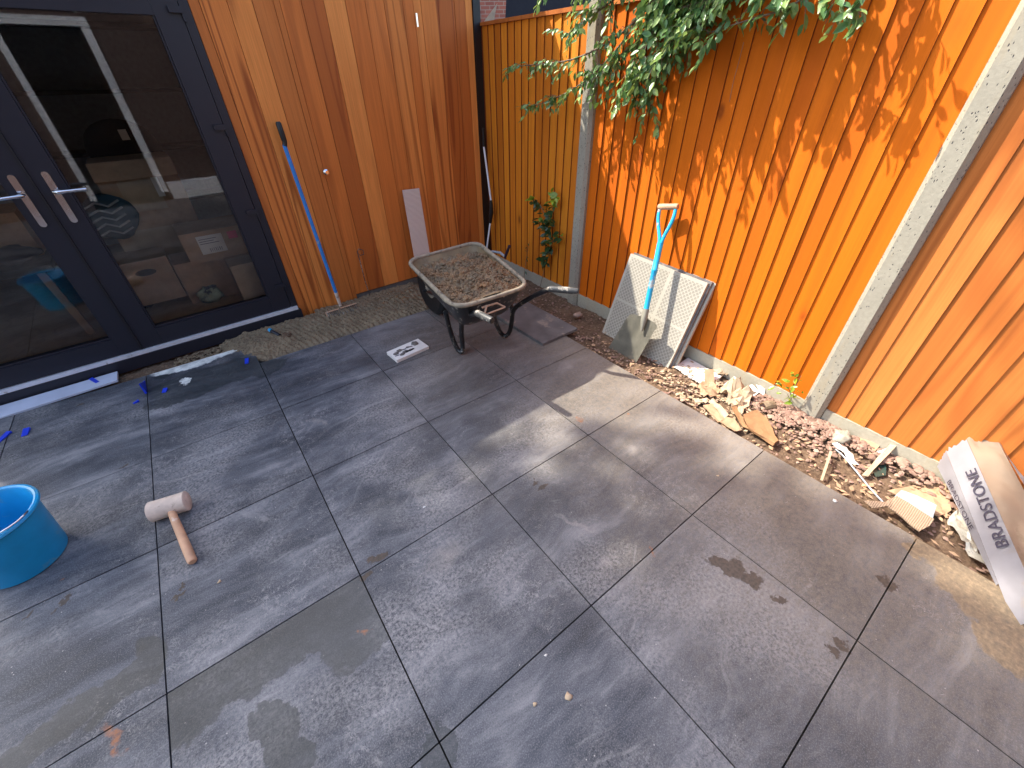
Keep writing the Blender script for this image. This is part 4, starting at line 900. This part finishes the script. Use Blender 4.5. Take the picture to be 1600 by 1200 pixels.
# ---- white printed packaging (folded card sleeve)
pk = thing('packaging_sleeve', 'white folded packaging sleeve printed BRADSTONE propped on the fence at the right edge', 'packaging', at(1560, 908, 0))
T1, T2, T3, T0 = at(1478, 704, .13), at(1510, 686, .215), at(1556, 682, .26), at(1464, 728, .07)
E1, E2, E3 = at(1560, 912, .012), at(1604, 896, .10), at(1640, 840, .10)
n_out = (E1-T1).normalized()
E1b, E2b = E1 + n_out*.14, E2 + n_out*.14
def strip(name, a0, a1, b0, b1, mat, amp, seed, parent=pk, nx=10, ny=26, jag=0.012):
    def f(u, v):
        p = a0.lerp(a1, u).lerp(b0.lerp(b1, u), v)
        k = min(u, 1-u)*4; k = min(1, k)
        nz = noise.fractal(Vector((p.x*9+seed, p.y*9, p.z*9)), .9, 2, 3)
        q = p + Vector((0, 0, nz*amp*k))
        if v < .001: q += (p-b0.lerp(b1, u)).normalized()*jag*noise.noise(Vector((u*7+seed, seed, 0)))
        return q
    mb = MB(); mb.grid(f, nx, ny); bmesh.ops.solidify(mb.bm, geom=mb.bm.faces[:], thickness=.0016)
    return mb.build(name, M[mat], parent, smooth='auto')
strip('main_face', T1, T2, E1b, E2b, 'bag', .011, 1, jag=.03)
strip('side_face', at(1464, 728, .05), T1+Vector((0, 0, -.001)), E1+Vector((0, 0, -.012)), E1+Vector((0, 0, -.001)), 'bag', .003, 2, ny=18)
strip('inner_face', T2+Vector((.001, 0, .001)), T3, E2b, E3+(E1b-E1), 'bag_in', .022, 3, jag=.05)
f4 = at(1582, 725, .20)
strip('torn_edge', T3, f4, at(1625, 800, .16), at(1640, 800, .15), 'bag', .01, 4, jag=.03)
def text(s, origin, xdir, ydir, width, parent, stretch=1.0):
    cu = bpy.data.curves.new('lettering', 'FONT'); cu.body = s; cu.size = 1; cu.extrude = 0.0; cu.offset = 0.008
    o = bpy.data.objects.new('lettering', cu); COL.objects.link(o)
    dg = bpy.context.evaluated_depsgraph_get(); me = bpy.data.meshes.new_from_object(o.evaluated_get(dg)); bpy.data.objects.remove(o)
    xs = [v.co.x for v in me.vertices]; ys = [v.co.y for v in me.vertices]; k = width/(max(xs)-min(xs)); mx, my = min(xs), min(ys)
    xd = xdir.normalized(); yd = (ydir-xd*ydir.dot(xd)).normalized(); nn = xd.cross(yd)
    if nn.dot(CAM-origin) < 0: nn = -nn
    for v in me.vertices: v.co = origin + xd*(v.co.x-mx)*k + yd*(v.co.y-my)*k*stretch + nn*.0065
    me.materials.append(M['ink']); return link('lettering', me, parent)
up_ = (T1-E1).normalized()
t0 = at(1567, 834, .075)
Lm = lambda v, u: T1.lerp(T2, u).lerp(E1b.lerp(E2b, u), v)
Lt = (T1-E1b).length
oT = Lm(.66, .92); xT = Lm(.20, .92)-oT; yT = Lm(.66, .3)-oT
text('BRADSTONE', oT, xT, yT, xT.length, pk, 1.0)
Ls = lambda v, u: at(1464, 728, .05).lerp(T1, u).lerp((E1+Vector((0, 0, -.012))).lerp(E1, u), v)
oS = Ls(.20, .25); xS = Ls(.62, .28)-oS; yS = Ls(.20, 1.2)-oS
text('BRADSTONE', oS, xS, yS, xS.length, pk, .75)

# ================================================================== GRAVEL AND DEBRIS
def stones(n, region, smin, smax, name, label, zf, seed=5, mat='stone', flat=.7):
    R_ = random.Random(seed); bm = bmesh.new()
    ico = bmesh.new(); bmesh.ops.create_icosphere(ico, subdivisions=1, radius=1); IV = [v.co.copy() for v in ico.verts]; IF = [[v.index for v in f.verts] for f in ico.faces]; ico.free()
    for _ in range(n):
        x, y = region(R_); s_ = R_.uniform(smin, smax)*(1 if R_.random() < .85 else 1.5)
        rot = Matrix.Rotation(R_.uniform(0, 6.3), 3, 'Z') @ Matrix.Rotation(R_.uniform(-.6, .6), 3, 'X'); ex, ey, ez = R_.uniform(.8, 1.4), R_.uniform(.6, 1), flat*R_.uniform(.5, .9)
        z = zf(x, y) + s_*.25*R_.random()
        vs = [bm.verts.new(rot @ Vector((v.x*ex*s_*R_.uniform(.75, 1.15), v.y*ey*s_*R_.uniform(.8, 1.1), v.z*ez*s_*R_.uniform(.8, 1.1))) + Vector((x, y, z))) for v in IV]
        for f in IF: bm.faces.new([vs[i] for i in f])
    mb = MB(); mb.bm.free(); mb.bm = bm
    return tag(mb.build(name, M[mat], fix=False), label, kind='stuff')
def heapz(x, y): return -.038 + .035*math.exp(-(((x-3.40)/.10)**2 + ((y+1.85)/.30)**2)) + .03*math.exp(-(((x-3.42)/.08)**2 + ((y+2.3)/.2)**2))
def reg_a(R_):
    y = -R_.gauss(1.80, .15); x = 3.475-abs(R_.gauss(0, .10)); return max(3.06, x), y
def reg_b(R_): return 3.47-abs(R_.gauss(0, .07)), -R_.uniform(2.05, 2.7)
def reg_c(R_): return R_.uniform(3.02, 3.47), R_.uniform(-4.0, 0.6)
stones(1000, reg_a, .007, .014, 'gravel', 'pink stone chippings heaped by the second fence post', heapz, 5)
stones(150, reg_b, .008, .020, 'gravel', 'brown pink stones along the gravel board by the packaging', heapz, 6)
stones(1500, reg_c, .003, .010, 'stone_debris', 'small stones and chips scattered through the soil strip', lambda x, y: -.038, 7, 'stone', .5)
stones(320, lambda R_: (3.02+abs(R_.gauss(0, .12)), R_.uniform(-1.6, .5)), .005, .014, 'stone_debris', 'pinkish chips in the soil beside the slab stack', lambda x, y: -.036, 8, 'stone', .4)
stones(420, lambda R_: (R_.uniform(.75, 1.25), R_.uniform(.91, 1.06)), .004, .011, 'mortar_crumbs', 'crumbs of mortar under the door sill', lambda x, y: -.03, 9, 'mortar', .7)
def heap_clods(n):
    R_ = random.Random(21)
    pts = []
    def reg(R2): 
        u, v = R2.uniform(.05, .95), R2.uniform(.03, .80); p = heapfn(u, v); pts.append(p.z); return p.x, p.y
    return stones(n, reg, .004, .011, 'mortar_clods', 'small clods lying on the mix in the wheelbarrow', lambda x, y: pts[-1]+.001, 22, 'heap', .9)
heap_clods(900)
stones(500, lambda R_: (R_.gauss(2.42, .14), R_.gauss(.90, .08)), .005, .012, 'mortar_crumbs', 'loose crumbs on the mortar beside the wheelbarrow', lambda x, y: mortar_fn(min(1, max(0, (x-1.02)/1.62)), min(1, max(0, (y-.6)/.55))).z, 10, 'heap', .8)
# dry leaf-like flakes in soil
def flakes(n, reg, seed, mat, label):
    R_ = random.Random(seed); mb = MB()
    for _ in range(n):
        x, y = reg(R_); s_ = R_.uniform(.006, .02); a_ = R_.uniform(0, 6.3); t_ = R_.uniform(-.3, .3)
        d1_ = Vector((math.cos(a_), math.sin(a_), t_))*s_; d2_ = Vector((-math.sin(a_), math.cos(a_), R_.uniform(-.3, .3)))*s_*R_.uniform(.3, .7); c = Vector((x, y, -.03+R_.uniform(0, .008)))
        mb.poly([c-d1_, c+d2_, c+d1_, c-d2_])
    return tag(mb.build('dry_flakes', M[mat], fix=False), label, kind='stuff')
flakes(420, lambda R_: (R_.uniform(3.02, 3.44), R_.uniform(-2.7, -.5)), 3, 'cardboard', 'dry brown flakes of bark and card scattered over the soil')
flakes(260, lambda R_: (R_.uniform(3.05, 3.40), R_.uniform(-1.7, -1.05)), 4, 'kraft', 'pale shreds of paper scattered through the rubble')

# ================================================================== PLANTS
def leafgeo():      # unit leaf along +x, folded on the midrib, tip drooping
    V = [(0, 0, 0), (.22, .20, .05), (.22, 0, 0), (.22, -.20, .05), (.55, .27, .05), (.55, 0, -.03), (.55, -.27, .05), (.85, .14, .0), (.85, 0, -.06), (.85, -.14, .0), (1.05, 0, -.12)]
    F = [(0, 2, 1), (0, 3, 2), (1, 2, 5, 4), (2, 3, 6, 5), (4, 5, 8, 7), (5, 6, 9, 8), (7, 8, 10), (8, 9, 10)]
    return [Vector(v) for v in V], F
LV, LFc = leafgeo()
def leaf_mesh(mat):
    me = bpy.data.meshes.new('leaf'); me.from_pydata([tuple(v) for v in LV], [], LFc); me.materials.append(M[mat]); 
    for p in me.polygons: p.use_smooth = True
    return me
def leafM(p, d, s_, R_, droop=.6):
    d = Vector(d); d.z -= droop; d.normalize()
    up = Vector((R_.uniform(-.9, .4), R_.uniform(-.7, .5), R_.uniform(.2, 1))); y_ = up.cross(d).normalized(); z_ = d.cross(y_)
    Mx = Matrix((d*s_, y_*s_*R_.uniform(.8, 1.15), z_*s_)).transposed().to_4x4(); Mx.translation = p; return Mx
def foliage(t, specs, mat, npart, label_stuff, R_):
    """specs: list of leaf matrices, biggest in the picture first as parts, the rest as one part"""
    specs.sort(key=lambda m_: (m_.translation-CAM).length/m_.to_scale().x)
    vis = specs[:npart]; rest = specs[npart:]
    me = leaf_mesh(mat)
    for mx in vis:
        o = bpy.data.objects.new('leaf', me); COL.objects.link(o); o.parent = t; o.matrix_parent_inverse = t.matrix_basis.inverted(); o.matrix_basis = mx
    if rest:
        bm = bmesh.new()
        for mx in rest:
            vs = [bm.verts.new(mx @ v) for v in LV]
            for f in LFc: bm.faces.new([vs[i] for i in f])
        mb = MB(); mb.bm.free(); mb.bm = bm; o = mb.build('foliage', M[mat], t, smooth=True, fix=False); o['kind'] = 'stuff'
R_ = random.Random(11)
tree = thing('plum_tree', 'leafy plum branches hanging over the sunlit fence at the top', 'tree', (3.75, -.62, 0))
MB().tube([Vector((3.80, -.62, -.15)), Vector((3.78, -.60, .8)), Vector((3.74, -.6, 1.7)), Vector((3.70, -.62, 2.15))], [.055, .045, .038, .03], 10).build('trunk', M['twig'], tree, smooth=True)
leaves = []
def branch(pts, r0, r1, twigs, leaf_s=.05, tl=.14, every=.035, dens=1.0, spread=.10):
    pts = smooth([Vector(p) for p in pts], 2)
    n = len(pts); MB().tube(pts, [r0+(r1-r0)*i/(n-1) for i in range(n)], 6).build('branch', M['twig'], tree, smooth=True)
    seg = [(b_-a_).length for a_, b_ in zip(pts, pts[1:])]; L = sum(seg)
    def P(s_):
        for a_, b_, l_ in zip(pts, pts[1:], seg):
            if s_ <= l_: return a_.lerp(b_, s_/l_), (b_-a_).normalized()
            s_ -= l_
        return pts[-1], (pts[-1]-pts[-2]).normalized()
    tw = MB()
    for k in range(twigs):
        p, d = P(L*R_.uniform(.12, 1)); d2 = (d*R_.uniform(.2, 1)+Vector((R_.uniform(-1, .3), R_.uniform(-1, 1), R_.uniform(-1, .45)))).normalized()
        l_ = tl*R_.uniform(.4, 1.3); q = p+d2*l_*.5+Vector((0, 0, .01)); e = p+d2*l_+Vector((0, 0, -.03*R_.random()))
        if e.x > FX-.03: e.x = FX-.03-R_.random()*.07
        if q.x > FX-.03: q.x = FX-.04
        tw.tube([p, q, e], [.0018, .0014, .0008], 4, False)
        m_ = max(3, int(l_/.015*dens))
        for i in range(m_):
            s_ = (i+1)/m_; c = p.lerp(q, s_*2) if s_ < .5 else q.lerp(e, s_*2-1)
            leaves.append(leafM(c, d2*.5+Vector((R_.uniform(-1, .6), R_.uniform(-1, 1), R_.uniform(-.7, .5))), leaf_s*R_.uniform(.45, 1.05), R_))
    s_ = .1*L
    while s_ < L:
        p, d = P(s_); leaves.append(leafM(p, d*.5+Vector((R_.uniform(-1, .5), R_.uniform(-1, 1), R_.uniform(-.7, .5))), leaf_s*R_.uniform(.5, 1.1), R_)); s_ += every
    if len(tw.bm.verts): tw.build('twigs', M['twig'], tree)['kind'] = 'stuff'
    else: tw.bm.free()
X = lambda px, py, x: onx(px, py, x)
XF = lambda px, py, x: onx(px, py, FX-.035-min(.115, (FX-x)*.42))
top = Vector((3.68, -.62, 2.0))
for bx, by, bz in ((3.20, -.05, 1.98), (3.16, -.35, 2.02), (3.18, -.62, 2.04), (3.2, -.85, 2.0)):  # branches out of view, added to deepen the leaf shadow on the fence
    branch([top, Vector((3.45, (by-.62)/2, bz+.12)), Vector((bx+.05, by, bz)), Vector((bx, by+.10, bz-.12))], .009, .002, 26, .055, .17)
branch([top, XF(1040, -30, 3.45), XF(985, 45, 3.30), XF(925, 82, 3.24), XF(880, 98, 3.20), XF(800, 104, 3.16)], .010, .002, 44, .046, 0.090)
branch([XF(1000, 30, 3.32), XF(950, 95, 3.22), XF(905, 135, 3.18), XF(865, 155, 3.15), XF(824, 170, 3.13)], .006, .0015, 34, .046, 0.081)
branch([top, XF(1060, -40, 3.45), XF(1030, 30, 3.30), XF(1000, 90, 3.25), XF(985, 130, 3.22)], .010, .002, 79, .052, 0.144)
branch([top, XF(1010, -50, 3.40), XF(960, 0, 3.28), XF(915, 30, 3.24), XF(885, 55, 3.2)], .009, .002, 44, .048, 0.117)
branch([top, XF(1100, -20, 3.40), XF(1060, 40, 3.30), XF(1035, 100, 3.30), XF(1015, 150, 3.36), XF(1012, 172, 3.38)], .009, .002, 68, .050, 0.135)
branch([top, XF(1130, -60, 3.42), XF(1100, 0, 3.34), XF(1075, 50, 3.34), XF(1068, 78, 3.34)], .009, .002, 57, .050, 0.126)
branch([top, XF(1200, -110, 3.40), XF(1180, -60, 3.30), XF(1150, -20, 3.24), XF(1140, 0, 3.22)], .009, .002, 37, .052, 0.135)
branch([top, XF(1330, -110, 3.36), XF(1290, -40, 3.22), XF(1240, 12, 3.14), XF(1180, 28, 3.12), XF(1104, 52, 3.10)], .009, .0015, 24, .058, 0.090)
branch([XF(1290, -40, 3.24), XF(1300, -5, 3.20), XF(1320, 10, 3.2), XF(1345, 24, 3.2)], .004, .0012, 11, .055, 0.054)
branch([top, XF(1420, -190, 3.30), XF(1400, -120, 3.25), XF(1360, -70, 3.22), XF(1330, -40, 3.22)], .009, .002, 37, .055, 0.144)
branch([top, XF(1300, -150, 3.36), XF(1260, -90, 3.30), XF(1220, -45, 3.28), XF(1200, -20, 3.28)], .009, .002, 44, .055, 0.144)
branch([top, XF(1150, -160, 3.30), XF(1120, -110, 3.16), XF(1080, -70, 3.10), XF(1040, -40, 3.08)], .009, .002, 68, .052, 0.144)
branch([top, XF(1250, -190, 3.24), XF(1200, -150, 3.10), XF(1170, -110, 3.04), XF(1120, -70, 3.00)], .009, .002, 44, .052, 0.144)
branch([top, XF(1060, 0, 3.42), XF(1010, 50, 3.40), XF(965, 95, 3.36), XF(935, 120, 3.34)], .007, .0015, 62, .048, 0.126)
branch([top, XF(1100, 0, 3.36), XF(1060, 60, 3.24), XF(1020, 100, 3.20), XF(1000, 120, 3.20)], .007, .0015, 56, .050, 0.117)
branch([top, XF(1000, -40, 3.30), XF(930, -20, 3.22), XF(900, 5, 3.2)], .007, .0015, 38, .048, 0.117)
branch([top, XF(1130, -30, 3.30), XF(1090, 20, 3.22), XF(1060, 50, 3.2)], .007, .0015, 56, .050, 0.126)
MB().tube(smooth([XF(1162, 66, 3.30), XF(1155, 95, 3.36), XF(1145, 130, 3.38), XF(1140, 159, 3.38)]), [.0012]*17 if False else .0012, 4).build('bare_twig', M['twig'], tree)
print('leaves', len(leaves))
foliage(tree, leaves, 'leaf', 290, '', R_)

def small_plant(name, label, base, stems, mat, s0, nl, mat2=None, topn=0):
    t = thing(name, label, 'plant', base)
    for pts, n_ in stems:
        pts = smooth([Vector(p) for p in pts], 2); MB().tube(pts, [.003-.002*i/(len(pts)-1) for i in range(len(pts))], 5).build('stem', M['twig'], t, smooth=True)
        sp_ = []
        for i in range(n_):
            f = .30+.70*(i+R_.random())/n_; idx = f*(len(pts)-1); a_ = int(min(idx, len(pts)-2)); p = pts[a_].lerp(pts[a_+1], idx-a_) + Vector((-.02*R_.random(), R_.uniform(-.04, .04), R_.uniform(-.03, .03)))
            sp_.append((f, leafM(p, (R_.uniform(-1, 0), R_.uniform(-1, 1), R_.uniform(-.3, .7)), s0*R_.uniform(.6, 1.2), R_, .3)))
        for f, mx in sp_:
            me = leafcache.setdefault(mat2 if (mat2 and f > .86) else mat, None) or leafcache.__setitem__(mat2 if (mat2 and f > .86) else mat, leaf_mesh(mat2 if (mat2 and f > .86) else mat)) or leafcache[mat2 if (mat2 and f > .86) else mat]
            o = bpy.data.objects.new('leaf', me); COL.objects.link(o); o.parent = t; o.matrix_parent_inverse = t.matrix_basis.inverted(); o.matrix_basis = mx
    return t
leafcache = {}
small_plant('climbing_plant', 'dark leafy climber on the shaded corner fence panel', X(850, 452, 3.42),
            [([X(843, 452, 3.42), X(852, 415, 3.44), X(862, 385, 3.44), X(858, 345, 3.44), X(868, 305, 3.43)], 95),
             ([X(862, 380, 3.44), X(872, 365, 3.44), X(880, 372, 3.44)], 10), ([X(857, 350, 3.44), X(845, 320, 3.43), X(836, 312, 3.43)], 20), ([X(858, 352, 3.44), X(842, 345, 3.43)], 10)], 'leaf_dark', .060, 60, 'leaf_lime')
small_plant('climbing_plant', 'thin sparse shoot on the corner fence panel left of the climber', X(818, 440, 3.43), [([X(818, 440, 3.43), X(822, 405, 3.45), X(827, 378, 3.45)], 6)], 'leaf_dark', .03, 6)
small_plant('seedling', 'small lime-leaved seedling at the fence foot beside the second post', at(1237, 628, -.03),
            [([at(1236, 630, -.03), X(1236, 612, 3.40), X(1225, 600, 3.38)], 10), ([at(1237, 630, -.03), X(1242, 605, 3.41), X(1252, 587, 3.41)], 13), ([at(1236, 628, -.03), X(1230, 615, 3.38)], 5)], 'leaf_lime', .034, 12)

# unseen trees behind the garden room, crowns placed to shade most of the patio
def shade_tree(ox, oy, lab, seed):
    O = Vector((ox, oy, 0))
    t = thing('unseen_ash_tree', lab, 'tree', (-4.4+ox, 5.2+oy, 0), 'unseen shade trees behind the garden room')
    MB().tube([Vector((-4.4, 5.2, -.2))+O, Vector((-4.5, 5.1, 4))+O, Vector((-4.4, 4.9, 8))+O, Vector((-4.35, 4.8, 12.5))+O], [.28, .22, .16, .05], 12).build('trunk', M['twig'], t, smooth=True)
    Q = random.Random(seed); c = Vector((-4.3, 4.1, 11.3))+O
    bm = bmesh.new(); br = MB()
    for k in range(185):
        while True:
            d = Vector((Q.uniform(-1, 1), Q.uniform(-1, 1), Q.uniform(-1, 1)))
            if d.length < 1: break
        cc_ = c + Vector((d.x*2.75, d.y*2.75, d.z*2.6)); r = Q.uniform(.45, .8)
        if k % 3 == 0: br.tube([O+Vector((-4.4, 4.9, 8.5+Q.uniform(0, 3))), cc_], [.05, .015], 5)
        for i in range(110):
            p = cc_ + Vector((Q.gauss(0, 1), Q.gauss(0, 1), Q.gauss(0, 1))).normalized()*r*Q.random()**.4
            a_ = Vector((Q.uniform(-1, 1), Q.uniform(-1, 1), Q.uniform(-.6, .6))).normalized()*Q.uniform(.07, .12); b_ = a_.cross(Vector((Q.uniform(-.5, .5), Q.uniform(-.5, .5), 1))).normalized()*a_.length*.55
            bm.faces.new([bm.verts.new(q) for q in (p-a_, p+b_, p+a_, p-b_)])
    br.build('limbs', M['twig'], t)['kind'] = 'stuff'
    mb = MB(); mb.bm.free(); mb.bm = bm; mb.build('crown', M['leaf'], t, fix=False)['kind'] = 'stuff'
shade_tree(0, 0, 'unseen ash tree behind the garden room, nearer the fence, placed to shade the patio', 4)
shade_tree(-1.6, 1.5, 'unseen ash tree added behind the garden room to widen the patio shade', 9)  # second tree added to carry the shade further left
